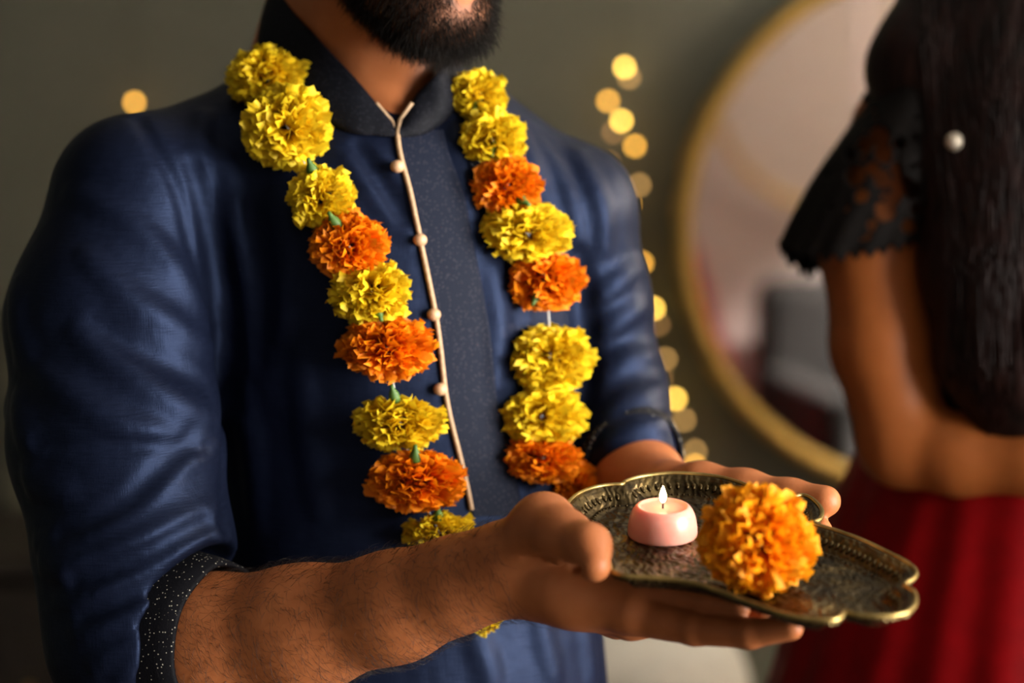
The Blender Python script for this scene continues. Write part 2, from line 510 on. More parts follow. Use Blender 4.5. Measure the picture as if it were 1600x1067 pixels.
# far arm (his left)
# tray frame first: rim plane tilted a little towards the camera
TT = math.radians(7)
TN = np.array([0, -math.sin(TT), math.cos(TT)]); TO = P(1080, 850, 1.62); TU = np.array([1.0, 0, 0]); TV = np.cross(TN, TU)
def T(px, py, w=0.0):
    """point at height w over the tray's rim plane seen at a pixel"""
    D = ray(px, py); o = TO + w * TN
    t = ((o - CAM) @ TN) / (D @ TN)
    return CAM + t * D
armL = Un(pch((800, 330, 1.97, .045), (895, 330, 1.985, .045), (965, 700, 2.03, .042), (1000, 755, 1.93, .0355), (1052, 783, 1.845, .0285)), 0.02)
palmL = Un(pch((1052, 783, 1.845, .027), (1180, 835, 1.775, .0165)) + [Prim(P(1050, 790, 1.85), T(1150, 850, -.038), .025, .016), Prim(P(1045, 795, 1.85), T(1110, 860, -.038), .024, .016)], 0.014)
fingL = Un([
    Un(pch((1180, 835, 1.775, .015), (1240, 838, 1.755, .0105), (1283, 829, 1.74, .0088)), 0.004),
    Un(chain([(T(1150, 850, -.038), .0155), (T(1220, 880, -.030), .0108), (T(1265, 895, -.027), .0095), (T(1300, 905, -.025), .0082)]), 0.004),
    Un(chain([(T(1110, 860, -.038), .015), (T(1180, 895, -.030), .0105), (T(1230, 910, -.027), .0092), (T(1262, 918, -.025), .0080)]), 0.004),
    Un(chain([(T(1090, 862, -.038), .014), (T(1140, 890, -.030), .0092), (T(1175, 902, -.027), .0082)]), 0.004)], 0.002)
handL = Un([palmL, fingL], 0.009)
thumbL = Un(pch((1050, 775, 1.838, .0250), (1095, 764, 1.812, .0205), (1165, 769, 1.79, .0170), (1235, 779, 1.767, .0142), (1289, 783, 1.748, .0122)), 0.010)
handL = Un([handL, thumbL], 0.008)
girdle = Un(pch((590, 200, 1.96, .06), (400, 300, 1.94, .05), (300, 320, 1.92, .045)) + pch((590, 200, 1.96, .06), (700, 300, 1.97, .05), (800, 330, 1.97, .045)), 0.03)
bodyR = Un([armR, handR], 0.016); bodyL = Un([armL, handL], 0.014)
body_sdf = Un([Un([head, neck, girdle], 0.022), bodyR, bodyL], 0.02)
_q = spline([(820, 873), (850, 875), (880, 882), (906, 889)], 9)
_p = trace(body_sdf, _q[:, 0], _q[:, 1])
_r = 0.0042 * np.sin(np.linspace(0.35, math.pi - 0.5, 9))
body_sdf = Ridge(body_sdf, [], [Un([Prim(_p[i], _p[i + 1], _r[i], _r[i + 1]) for i in range(8)], 0.0)], 0.004)
bv, bf = surface_nets(body_sdf, 0.0019)
lipd = lips.ev(bv)
loc = (bv - HC) @ HA.T
lip_m = np.clip(1 - np.maximum(lipd, 0) / 0.0012, 0, 1)
def smooth(a, b, x): t = np.clip((x - a) / (b - a), 0, 1); return t * t * (3 - 2 * t)
near = (np.linalg.norm(loc, axis=1) < 0.19)
jaw = smooth(-0.045, -0.062, loc[:, 2] - 0.30 * np.maximum(-loc[:, 1] + 0.06, 0))
front = smooth(-0.03, 0.0, loc[:, 1])
under = 1 - smooth(-0.128, -0.142, loc[:, 2])
bare = 1 - np.exp(-((loc[:, 0] / 0.020) ** 2 + ((loc[:, 2] + 0.094) / 0.007) ** 2)) * (loc[:, 1] > 0.06) * 0.65
mouthy = smooth(0.002, 0.006, lipd)
beard_m = jaw * front * near * mouthy * bare
nk = neck.ev(bv) < head.ev(bv) - 0.004
beard_m = np.where(nk, 0, beard_m)
body = mesh_obj('person', bv, bf, M['skin'])
tag(body, 'bearded man in a navy kurta wearing a marigold garland and holding a brass tray', 'person')
attr(body, 'lip', lip_m)
attr(body, 'stubble', np.clip(beard_m * 0.85, 0, 1))

# strands as thin three-sided tubes, one mesh
def strands(name, roots, curves, r0, mat, parent):
    """curves: (n, k, 3) points"""
    n, k, _ = curves.shape
    tan = curves[:, -1] - curves[:, 0]
    ref = rng.normal(size=(n, 3)); s1 = np.cross(tan, ref); s1 /= np.linalg.norm(s1, axis=1, keepdims=True)
    s2 = np.cross(tan, s1); s2 /= np.linalg.norm(s2, axis=1, keepdims=True)
    V = np.zeros((n, k, 3, 3)); F = []
    for i in range(k):
        r = r0 * (1 - 0.75 * i / (k - 1))
        for j in range(3):
            a = 2 * math.pi * j / 3
            V[:, i, j] = curves[:, i] + r * (math.cos(a) * s1 + math.sin(a) * s2)
    base = (np.arange(n) * k * 3)[:, None]
    for i in range(k - 1):
        for j in range(3):
            F.append(base + np.array([[i * 3 + j, i * 3 + (j + 1) % 3, (i + 1) * 3 + (j + 1) % 3, (i + 1) * 3 + j]]))
    o = mesh_obj(name, V.reshape(-1, 3), np.concatenate(F), mat, parent)
    o['kind'] = 'stuff'
    return o
def face_pick(weight_v, n):
    w = weight_v[bf].mean(1)
    c = bv[bf]
    ar = np.linalg.norm(np.cross(c[:, 2] - c[:, 0], c[:, 3] - c[:, 1]), axis=1)
    pw = w * ar; pw /= pw.sum()
    i = rng.choice(len(bf), n, p=pw)
    b4 = rng.dirichlet([1, 1, 1, 1], n)
    pos = (c[i] * b4[:, :, None]).sum(1)
    nr = np.cross(c[i, 2] - c[i, 0], c[i, 3] - c[i, 1]); nr /= np.linalg.norm(nr, axis=1, keepdims=True)
    return pos, nr
# beard
pos, nr = face_pick(beard_m ** 1.3, 15000)
down = -0.75 * uh + 0.25 * fh
dirv = down + 0.55 * nr + rng.normal(size=nr.shape) * 0.22
dirv -= np.minimum((dirv * nr).sum(1, keepdims=True) - 0.25, 0) * nr
dirv /= np.linalg.norm(dirv, axis=1, keepdims=True)
lp = (pos - HC) @ HA.T
ln = (0.010 + 0.009 * smooth(-0.085, -0.115, lp[:, 2])) * rng.uniform(0.6, 1.15, len(pos))
tt = np.linspace(0, 1, 4)
curl = rng.normal(size=nr.shape) * 0.0022
cv = pos[:, None] - 0.0005 * nr[:, None] + dirv[:, None] * (ln[:, None] * tt)[:, :, None] + curl[:, None] * (tt ** 2)[None, :, None] - nr[:, None] * (0.12 * ln[:, None] * tt ** 2)[:, :, None]
beard = strands('beard', pos, cv, 0.00022, M['hair'], body)
# forearm hair on the near arm
A0, A1 = P(330, 1000, 1.77), P(760, 890, 1.67)
ax = (A1 - A0); AL = np.linalg.norm(ax); ax /= AL
tpos = (bv - A0) @ ax / AL
near_arm = (np.linalg.norm(bv - A0 - (tpos * AL)[:, None] * ax, axis=1) < 0.075)
wv = np.where((tpos > -0.1) & (tpos < 1.12) & near_arm, 1.0, 0.0) * (1 - 0.5 * smooth(0.85, 1.1, tpos))
pos, nr = face_pick(wv, 5200)
side = np.cross(ax, nr)
dirv = 0.55 * ax + 0.75 * np.array([0, 0, -1.0]) + rng.normal(size=nr.shape) * 0.30
dirv -= (dirv * nr).sum(1, keepdims=True) * nr
dirv /= np.linalg.norm(dirv, axis=1, keepdims=True)
ln = rng.uniform(0.006, 0.016, len(pos))
bend = rng.normal(size=(len(pos), 1)) * 0.35 * side + 0.05 * ax
cv = pos[:, None] + dirv[:, None] * (ln[:, None] * tt)[:, :, None] + nr[:, None] * (ln[:, None] * 0.30 * np.sin(tt * 2.4)[None])[:, :, None] + bend[:, None] * (ln[:, None] * tt ** 2)[:, :, None]
strands('arm_hair', pos, cv, 0.00013, M['arm_hair'], body)
# hair of the head, eyes, brows (above the frame)
hv, hf = surface_nets(Un([HE(0, -0.020, 0.040, 0.086, 0.098, 0.092), HE(0, -0.045, -0.01, 0.078, 0.068, 0.07)], 0.03), 0.005, 3)
mesh_obj('hair', hv, hf, M['hair'], body)
M['eye'] = m_plain('eye_white', (0.7, 0.66, 0.6), 0.2, 0, 0.02)
M['iris'] = m_plain('brown_iris', (0.03, 0.015, 0.008), 0.2)
for s in (-1, 1):
    bm = bmesh.new(); bmesh.ops.create_uvsphere(bm, u_segments=16, v_segments=10, radius=0.0125)
    me = bpy.data.meshes.new('eye'); bm.to_mesh(me); bm.free(); me.materials.append(M['eye'])
    e = bpy.data.objects.new('eye', me); COL.objects.link(e); e.location = H(s * 0.032, 0.083, 0.0); e.parent = body
    bm = bmesh.new(); bmesh.ops.create_uvsphere(bm, u_segments=12, v_segments=8, radius=0.006)
    me = bpy.data.meshes.new('iris'); bm.to_mesh(me); bm.free(); me.materials.append(M['iris'])
    e2 = bpy.data.objects.new('iris', me); COL.objects.link(e2); e2.parent = e; e2.location = 0.008 * fh - 0.002 * uh
    tube('eyebrow', [H(s * 0.014, 0.094, 0.026), H(s * 0.03, 0.095, 0.031), H(s * 0.05, 0.084, 0.026)], 0.004, M['hair'], body)

# ---------------------------------------------------------------- kurta
torso = Un([
    Ell(P(590, 420, 1.955), (.176, .120, .165), AX),
    Ell(P(620, 700, 1.965), (.163, .115, .24), AX),
    Ell(P(640, 1010, 1.965), (.170, .122, .23), AX),
    Prim(P(218, 312, 1.87), P(470, 175, 1.955), .063, .044),
    Prim(P(470, 175, 1.955), P(690, 205, 1.965), .044, .042),
    Prim(P(690, 205, 1.965), P(888, 330, 1.985), .042, .056),
    Ell(P(590, 270, 1.93), (.12, .062, .05), AX),
], 0.045)
hipc = P(640, 1010, 1.965)
skirt_k = Un([Ell(hipc + np.array([0.0, 0.02, -0.22]), (.185, .14, .26), AX)], 0)
sleeveR = Un(pch((208, 310, 1.868, .066), (172, 500, 1.848, .078), (182, 690, 1.82, .080), (212, 870, 1.792, .073), (218, 1000, 1.78, .066), (300, 1012, 1.772, .060)), 0.03)
sleeveL = Un(pch((888, 330, 1.985, .056), (918, 470, 2.00, .050), (950, 610, 2.00, .046), (978, 700, 1.955, .0445)), 0.03)
kbase = Un([Un([torso, skirt_k], 0.08), sleeveR, sleeveL], 0.022)
def fold(pts, r, sink, sign=1, d0=1.2):
    """fold ridge: pixel polyline laid on the base surface, centre sunk below it"""
    n = max(6, len(pts) * 3)
    q = spline([(a, b) for a, b in pts], n)
    p = trace(kbase, q[:, 0], q[:, 1]); g = grad(kbase, p)
    ok = np.abs(kbase.ev(p)) < 0.004
    p = p[ok] - g[ok] * (sink if sign > 0 else -sink); m = len(p)
    if m < 2: return []
    tp = np.sin(np.linspace(0.12, math.pi - 0.12, m)) ** 0.6
    # thin ends sink under the cloth
    out = []
    for i in range(m - 1):
        out.append(Prim(p[i], p[i + 1], r * (0.55 + 0.45 * tp[i]), r * (0.55 + 0.45 * tp[i + 1])))
    return out
R = []; C = []
for pts, r, s in [
    # near sleeve
    ([(135, 400), (190, 455), (250, 495), (330, 545)], .013, .0085),
    ([(120, 520), (190, 575), (260, 620), (335, 652)], .014, .009),
    ([(30, 560), (100, 610), (180, 660), (240, 670)], .012, .008),
    ([(60, 850), (150, 815), (230, 760), (320, 705)], .013, .0085),
    ([(70, 885), (150, 880), (240, 845), (340, 790)], .013, .008),
    ([(95, 940), (170, 925), (250, 890), (345, 835)], .011, .007),
    ([(120, 990), (190, 965), (260, 925), (345, 870)], .010, .0065),
    ([(150, 1040), (210, 1005), (270, 960), (330, 905)], .010, .0065),
    ([(190, 1060), (235, 1010), (280, 965)], .008, .005),
    ([(22, 450), (30, 520), (45, 560)], .014, .009), ([(25, 625), (40, 680), (60, 700)], .014, .009), ([(45, 735), (60, 760), (110, 770)], .014, .009),
    ([(72, 870), (100, 885), (140, 890)], .016, .010),
    ([(110, 300), (180, 330), (260, 400), (310, 470)], .012, .009),
    # chest
    ([(318, 180), (312, 280), (325, 380), (345, 470)], .012, .0075),
    ([(345, 240), (365, 330), (375, 430)], .011, .0075),
    ([(430, 300), (450, 400), (440, 520)], .012, .009),
    ([(500, 215), (550, 250), (590, 300), (640, 370)], .010, .0075),
    ([(545, 215), (585, 245), (612, 280)], .008, .006),
    ([(355, 560), (390, 680), (400, 820)], .014, .010),
    ([(470, 560), (480, 680), (500, 800)], .013, .010),
    ([(690, 140), (720, 240), (735, 330)], .010, .008),
    ([(850, 230), (885, 300), (905, 380)], .010, .007), ([(820, 215), (850, 290), (870, 360)], .009, .0065),
    ([(905, 240), (940, 320), (945, 390)], .010, .007),
    ([(770, 420), (780, 500), (775, 600)], .012, .009),
    # far sleeve
    ([(925, 470), (965, 440), (1010, 405)], .011, .0065), ([(925, 530), (970, 500), (1005, 480)], .010, .006),
    ([(935, 590), (985, 560), (1020, 555)], .010, .006), ([(945, 650), (990, 620), (1035, 610)], .010, .006),
    ([(950, 690), (1000, 665), (1045, 660)], .008, .005),
    # below the arm
    ([(840, 930), (850, 1000), (870, 1067)], .013, .009), ([(740, 980), (760, 1040), (770, 1090)], .013, .009), ([(910, 960), (920, 1020), (925, 1080)], .012, .008),
]:
    R += [Un(g_, 0.0) for g_ in [fold(pts, r, s)] if g_]
for pts, r, s in [
    ([(60, 692), (150, 698), (240, 697), (325, 700)], .004, .0025),
    ([(300, 260), (330, 400), (350, 540), (352, 680), (350, 820)], .012, .007),
    ([(215, 185), (275, 290), (300, 390), (325, 470)], .004, .002),
    ([(150, 500), (230, 550), (320, 600)], .010, .0065), ([(100, 830), (200, 780), (300, 680)], .009, .006),
    ([(120, 905), (220, 870), (320, 815)], .008, .005), ([(130, 965), (230, 915), (330, 855)], .007, .0045),
    ([(395, 330), (410, 440), (405, 560)], .012, .008),
    ([(905, 400), (915, 520), (915, 640)], .010, .006),
    ([(560, 230), (600, 290), (630, 340)], .008, .005),
]:
    C += [Un(g_, 0.0) for g_ in [fold(pts, r, s, -1)] if g_]
CUFF0, CUFF1 = P(268, 994, 1.788), P(348, 1002, 1.762)
for (x_, y_, r_) in ((68, 505, .026), (66, 640, .030), (84, 735, .028), (128, 885, .034), (150, 945, .028)):
    R.append(Un([Prim(P(x_ + 22, y_, 1.79), P(x_, y_, 1.84), r_ * .7, r_), Prim(P(x_, y_, 1.84), P(x_ + 20, y_ + 6, 1.89), r_, r_ * .7)], 0.0))
def smax(a, b, k):
    h = np.maximum(k - np.abs(a - b), 0) / k
    return np.maximum(a, b) + h * h * k * 0.25
class Cut:
    def __init__(s, b):
        s.b = b; s.lo = b.lo; s.hi = b.hi
        s.a = (CUFF1 - CUFF0) / np.linalg.norm(CUFF1 - CUFF0); s.c = CUFF0 + s.a * 0.006
    def ev(s, p):
        d = s.b.ev(p); q = p - s.c; t = q @ s.a
        r = np.sqrt(np.maximum((q * q).sum(1) - t * t, 0))
        return smax(d, -smax(-t, r - 0.074, 0.02), 0.010)
kurta_sdf = Cut(Ridge(kbase, R, C, 0.009))
kv, kf = surface_nets(kurta_sdf, 0.0034)
kurta = mesh_obj('kurta', kv, kf, M['kurta'], body)
kurta['label'] = 'navy blue silk kurta with rolled sleeves'

# collar band
bot = [(617, 214, 1.812), (590, 212, 1.815), (540, 205, 1.825), (455, 160, 1.86), (402, 88, 1.92), (425, 25, 1.99), (520, -15, 2.035), (620, 5, 2.04), (690, 55, 2.02), (722, 110, 1.985), (712, 170, 1.93), (668, 208, 1.86), (622, 215, 1.812)]
top = [(613, 190, 1.822), (590, 163, 1.828), (550, 118, 1.845), (490, 58, 1.88), (438, -5, 1.94), (445, -62, 1.99), (530, -95, 2.02), (615, -85, 2.02), (672, -30, 2.0), (700, 45, 1.965), (690, 105, 1.92), (655, 145, 1.865), (624, 190, 1.822)]
def onk(q, off):
    p = trace(kbase, q[0], q[1])[0]; d = (p - CAM) @ FW
    ok = abs(kbase.ev(p[None])[0]) < 0.004
    return (q[0], q[1], (d if ok else q[2]) - off)
for i in (0, 1, 2, 3, 10, 11, 12):
    d_old = bot[i][2]; bot[i] = onk(bot[i], 0.003)
    top[i] = (top[i][0], top[i][1], top[i][2] + bot[i][2] - d_old)
nb = 90
B = spline([P(*q) for q in bot], nb); Tp = spline([P(*q) for q in top], nb)
cen = (B.mean(0) + Tp.mean(0)) / 2
vs = []; fs = []
rows = 9
for layer in (0, 1):
    for i in range(rows):
        t = i / (rows - 1)
        for j in range(nb):
            p = B[j] * (1 - t) + Tp[j] * t
            o = p - cen; o[2] = 0; o /= max(np.linalg.norm(o), 1e-6)
            p = p + o * (0.004 * math.sin(t * math.pi)) - (o * 0.0035 if layer else 0)
            vs.append(p)
for layer in (0, 1):
    for i in range(rows - 1):
        for j in range(nb - 1):
            a = layer * rows * nb + i * nb + j
            q = (a, a + 1, a + nb + 1, a + nb)
            fs.append(q if layer == 0 else q[::-1])
L2 = rows * nb
for j in range(nb - 1):
    a = (rows - 1) * nb + j; fs.append((a, a + 1, L2 + a + 1, L2 + a))
    fs.append((j, L2 + j, L2 + j + 1, j + 1))
for j in (0, nb - 1):
    for i in range(rows - 1):
        a = i * nb + j; fs.append((a, a + nb, L2 + a + nb, L2 + a))
collar = mesh_obj('collar', vs, fs, M['collar'], kurta)
collar['label'] = 'black stand collar with woven print'

# placket, cord edging, buttons
pip = spline([(620, 212), (624, 245), (640, 300), (655, 375), (671, 450), (684, 520), (695, 620), (711, 690), (727, 755), (735, 797)], 70)
pp = trace(kurta_sdf, pip[:, 0], pip[:, 1])
for it in range(12):
    pp[1:-1] = pp[1:-1] * 0.5 + (pp[:-2] + pp[2:]) * 0.25
pg = grad(kbase, pp)
def lift(p, h):
    e = kurta_sdf.ev(p); g = grad(kbase, p)
    return p + g * np.maximum(h - e, 0)[:, None]
pp = lift(pp, 0.0025)
edge = np.array([Tp[-1], Tp[-1] * 0.5 + B[-1] * 0.5])
tube('cord_edging', np.concatenate([spline([Tp[-6], Tp[-4], Tp[-1]], 10)[:-1], pp]), 0.0021, M['piping'], kurta, 8)
tube('cord_edging', spline([Tp[8], Tp[4], Tp[0], Tp[0] * 0.6 + B[0] * 0.4], 16), 0.0013, M['piping'], kurta, 8)
gw, gh = 18, 90
gy = np.linspace(205, 806, gh)
xl = np.interp(gy, [205, 240, 300, 375, 450, 520, 620, 690, 755, 797, 1100], [622, 624, 640, 655, 671, 684, 695, 711, 727, 735, 760])
wd = np.interp(gy, [205, 300, 600, 1100], [70, 84, 80, 80])
GX = (xl[:, None] + wd[:, None] * np.linspace(0, 1, gw)[None]).ravel(); GY = np.repeat(gy, gw)
gp = trace(kurta_sdf, GX, GY)
G3 = gp.reshape(gh, gw, 3)
for it in range(6):
    G3[1:-1, :] = G3[1:-1, :] * 0.5 + (G3[:-2, :] + G3[2:, :]) * 0.25
gp = lift(G3.reshape(-1, 3), 0.0016)
gb = gp - grad(kbase, gp) * 0.004
idx = lambda a, i, j: a * gh * gw + i * gw + j
fs = []
for i in range(gh - 1):
    for j in range(gw - 1):
        fs.append((idx(0, i, j), idx(0, i + 1, j), idx(0, i + 1, j + 1), idx(0, i, j + 1)))
    for j, o in ((0, 1), (gw - 1, 0)):
        q = (idx(0, i, j), idx(1, i, j), idx(1, i + 1, j), idx(0, i + 1, j)); fs.append(q if o else q[::-1])
pl = mesh_obj('placket', np.concatenate([gp, gb]), fs, M['placket'], kurta)
pl['label'] = 'front panel in a greyer woven print'
for bx_, by_ in ((619, 263), (654, 376), (675, 491), (685, 607)):
    c = lift(trace(kurta_sdf, bx_, by_), 0.005)[0]
    bm = bmesh.new(); bmesh.ops.create_uvsphere(bm, u_segments=16, v_segments=10, radius=0.0056)
    for v in bm.verts: v.co.z *= 0.92
    me = bpy.data.meshes.new('button'); bm.to_mesh(me); bm.free(); me.materials.append(M['button'])
    me.polygons.foreach_set('use_smooth', [True] * len(me.polygons))
    o = bpy.data.objects.new('button', me); COL.objects.link(o); o.location = c; o.parent = kurta
    o.matrix_parent_inverse = Matrix.Identity(4)

# cuffs: rolled bands round the forearms
def cuff(c0, c1, r0, r1, name='cuff'):
    a = c1 - c0; L = np.linalg.norm(a); a = a / L
    u = np.cross(a, [0, 0, 1.0]); u /= np.linalg.norm(u); v = np.cross(a, u)
    prof = [(r0 - .004, 0.0), (r0 + .0015, 0.0), (r0 + .003, .1), (r0 * .65 + r1 * .35 + .003, .35), (r0 * .3 + r1 * .7 + .003, .7), (r1 + .002, .97), (r1, 1.0), (r1 - .002, 0.985), (r1 - .0032, 0.8), (r0 - .006, 0.1)]
    vs = []; fs = []; n = 64
    for (r, t) in prof:
        for j in range(n):
            th = 2 * math.pi * j / n
            w = 1 + 0.018 * math.sin(3 * th + 1) + 0.010 * math.sin(7 * th)
            vs.append(c0 + a * (L * t) + r * w * (math.cos(th) * u + math.sin(th) * v))
    for i in range(len(prof) - 1):
        for j in range(n):
            fs.append((i * n + j, i * n + (j + 1) % n, (i + 1) * n + (j + 1) % n, (i + 1) * n + j))
    o = mesh_obj(name, vs, fs, M['cuff'], kurta)
    o['label'] = 'turned-back black cuff with tiny pale dots'
    return o
cuff(CUFF0, CUFF1, .0670, .0590)
cuff(P(972, 695, 1.975), P(992, 722, 1.935), .0455, .0435)

# trousers and shoes below the frame
gx, gyy = hipc[0], hipc[1]
for s in (-1, 1):
    hp = np.array([gx, gyy, 0.82]) + ml * s * 0.09
    kn = np.array([gx, gyy, 0.48]) + ml * s * 0.10 + mf * 0.02
    an = np.array([gx, gyy, 0.09]) + ml * s * 0.11
    v, f = surface_nets(Un(chain([(hp, .085), (kn, .065), (an, .052)]), 0.02), 0.008, 3)
    mesh_obj('trouser_leg', v, f, M['trousers'], body)
    v, f = surface_nets(Un(chain([(np.array([an[0], an[1], 0.045]) - mf * 0.03, .042), (np.array([an[0], an[1], 0.036]) + mf * 0.16, .034)]) + [Prim(an, np.array([an[0], an[1], .05]), .045, .043)], 0.02), 0.006, 3)
    v[:, 2] = np.maximum(v[:, 2], 0.002)
    mesh_obj('shoe', v, f, M['shoe'], body)

# ---------------------------------------------------------------- marigolds
def marigold_mesh(name, seed, n=260, cup=0.0, mat=None, frill=1.0):
    """unit marigold: radius about 1, axis +Z (calyx at -Z)"""
    r = np.random.default_rng(seed)
    vs = []; fs = []; al = []
    NU, NV = 5, 6
    lump = r.normal(size=(5, 3)); lump /= np.linalg.norm(lump, axis=1, keepdims=True)
    for i in range(n):
        z = 1 - (i + 0.5) / n * (1.62 if cup == 0 else 1.35)
        ph = i * 2.399963 + r.normal() * 0.25
        rr = math.sqrt(max(0, 1 - z * z))
        dr = np.array([rr * math.cos(ph), rr * math.sin(ph), z]) + r.normal(size=3) * 0.10
        dr /= np.linalg.norm(dr)
        R1 = 1.0 + 0.09 * r.normal() + 0.10 * max(lump @ dr) - 0.07
        R1 *= 0.94
        # tangent frame; the petal's width lies roughly across, its tip curls over
        up = np.array([0, 0, 1.0])
        side = np.cross(dr, up); sn = np.linalg.norm(side)
        side = np.array([1.0, 0, 0]) if sn < 1e-3 else side / sn
        fw = np.cross(side, dr)
        a = r.normal() * 0.75
        s = side * math.cos(a) + fw * math.sin(a)
        f = -side * math.sin(a) + fw * math.cos(a)
        wid = r.uniform(0.11, 0.20); curl = r.uniform(-0.10, 0.30)
        phs = r.uniform(0, 6.28, 3)
        b = len(vs)
        base = np.array([0, 0, -0.25 * (1 - z)])
        for iv in range(NV):
            v = iv / (NV - 1)
            rad = 0.38 + (R1 - 0.38) * v
            w = wid * (0.25 + 0.95 * v ** 0.8)
            for iu in range(NU):
                u = iu / (NU - 1) * 2 - 1
                ruf = frill * 0.075 * v ** 2 * math.sin(u * 5.2 + phs[0]) + 0.05 * v * math.sin(3 * u + phs[1])
                edge = (-0.10 * u * u + 0.045 * math.sin(u * 8 + phs[2])) * v ** 2
                p = dr * (rad + edge) + s * (u * w) - f * (curl * v ** 3 * 0.9 + 0.13 * (u * u) * v) * 0.8 + f * ruf
                vs.append(p + base * (1 - v) * 0.4); al.append(v)
        for iv in range(NV - 1):
            for iu in range(NU - 1):
                q = b + iv * NU + iu
                fs.append((q, q + 1, q + NU + 1, q + NU))
    V = np.array(vs)
    me = bpy.data.meshes.new(name)
    F = np.array(fs)
    me.vertices.add(len(V)); me.vertices.foreach_set('co', V.astype(np.float32).ravel())
    me.loops.add(len(F) * 4); me.loops.foreach_set('vertex_index', F.astype(np.int32).ravel())
    me.polygons.add(len(F)); me.polygons.foreach_set('loop_start', np.arange(0, len(F) * 4, 4, dtype=np.int32))
    me.update(calc_edges=True)
    me.polygons.foreach_set('use_smooth', [True] * len(F))
    at = me.attributes.new('along', 'FLOAT', 'POINT'); at.data.foreach_set('value', np.array(al, np.float32))
    if mat: me.materials.append(mat)
    return me
MY = [marigold_mesh('yellow_marigold', 11 + i, 400, 0, M['yellow']) for i in range(3)]
MYC = [marigold_mesh('yellow_marigold', 31 + i, 320, 1, M['yellow']) for i in range(2)]
MO = [marigold_mesh('orange_marigold', 51 + i, 430, 0, M['orange'], 1.2) for i in range(3)]
MOC = [marigold_mesh('orange_marigold', 71 + i, 360, 1, M['orange'], 1.2) for i in range(2)]
def calyx_mesh():
    prof = [(0.0, 0.0), (0.16, 0.03), (0.24, 0.15), (0.25, 0.35), (0.21, 0.6), (0.13, 0.80), (0.09, 0.95), (0.08, 1.15), (0.0, 1.17)]
    vs = []; fs = []; n = 12
    for r_, z in prof:
        for j in range(n):
            a = 2 * math.pi * j / n; rr = r_ * (1 + 0.07 * math.cos(6 * a))
            vs.append((rr * math.cos(a), rr * math.sin(a), z))
    for i in range(len(prof) - 1):
        for j in range(n): fs.append((i * n + j, i * n + (j + 1) % n, (i + 1) * n + (j + 1) % n, (i + 1) * n + j))
    me = bpy.data.meshes.new('calyx'); me.from_pydata(vs, [], fs); me.update()
    me.polygons.foreach_set('use_smooth', [True] * len(me.polygons)); me.materials.append(M['calyx'])
    return me
CAL = calyx_mesh()
def axes_rot(z, spin=0.0):
    z = Vector(z).normalized(); q = z.to_track_quat('Z', 'Y')
    return (q.to_matrix() @ Matrix.Rotation(spin, 3, 'Z'))
gar = empty('garland', P(600, 150, 1.9))
tag(gar, 'long garland of yellow and orange marigolds hanging round the neck of the man', 'garland')
FL = [  # px, py, w, h, mesh, axis in picture (x right, y down, toward camera), squash, calyx?
    (418, 122, 128, 104, MY[0], (-.2, -.4, .9), 0.85, 0),
    (449, 199, 142, 130, MY[1], (.1, .1, 1.0), 0.85, 0),
    (503, 309, 108, 104, MYC[0], (.0, .35, .9), 0.85, (485, 258)),
    (545, 384, 122, 106, MO[0], (-.25, .45, .85), 0.85, (519, 341)),
    (582, 458, 130, 104, MY[2], (-.1, -.6, .75), 0.85, (593, 492)),
    (605, 543, 150, 104, MO[1], (-.1, .55, .8), 0.78, 0),
    (625, 658, 144, 98, MYC[1], (.05, .85, .5), 0.72, (614, 612)),
    (651, 749, 154, 100, MO[2], (.0, .7, .7), 0.75, (649, 706)),
    (684, 828, 112, 76, MYC[0], (.1, .9, .4), 0.75, (684, 800)),
    (752, 952, 80, 78, MYC[1], (.1, .9, .4), 0.75, 0),
    (744, 152, 100, 88, MYC[0], (.1, -.75, .6), 0.85, (742, 168)),
    (769, 217, 112, 94, MYC[1], (.2, -.75, .6), 0.85, (769, 236)),
    (790, 291, 115, 94, MO[0], (-.3, .35, .85), 0.85, (820, 315)),
    (823, 363, 145, 96, MY[0], (.1, .3, .9), 0.75, 0),
    (851, 438, 126, 100, MO[1], (.35, -.45, .8), 0.80, (836, 468)),
    (859, 560, 140, 108, MY[1], (.05, -.5, .85), 0.80, 0),
    (846, 651, 137, 94, MY[2], (.0, .1, 1.0), 0.80, 0),
    (848, 716, 126, 74, MO[2], (.0, .6, .8), 0.70, 0),
    (896, 760, 80, 88, MO[0], (.3, .3, .9), 0.80, 0),
]
centres = []
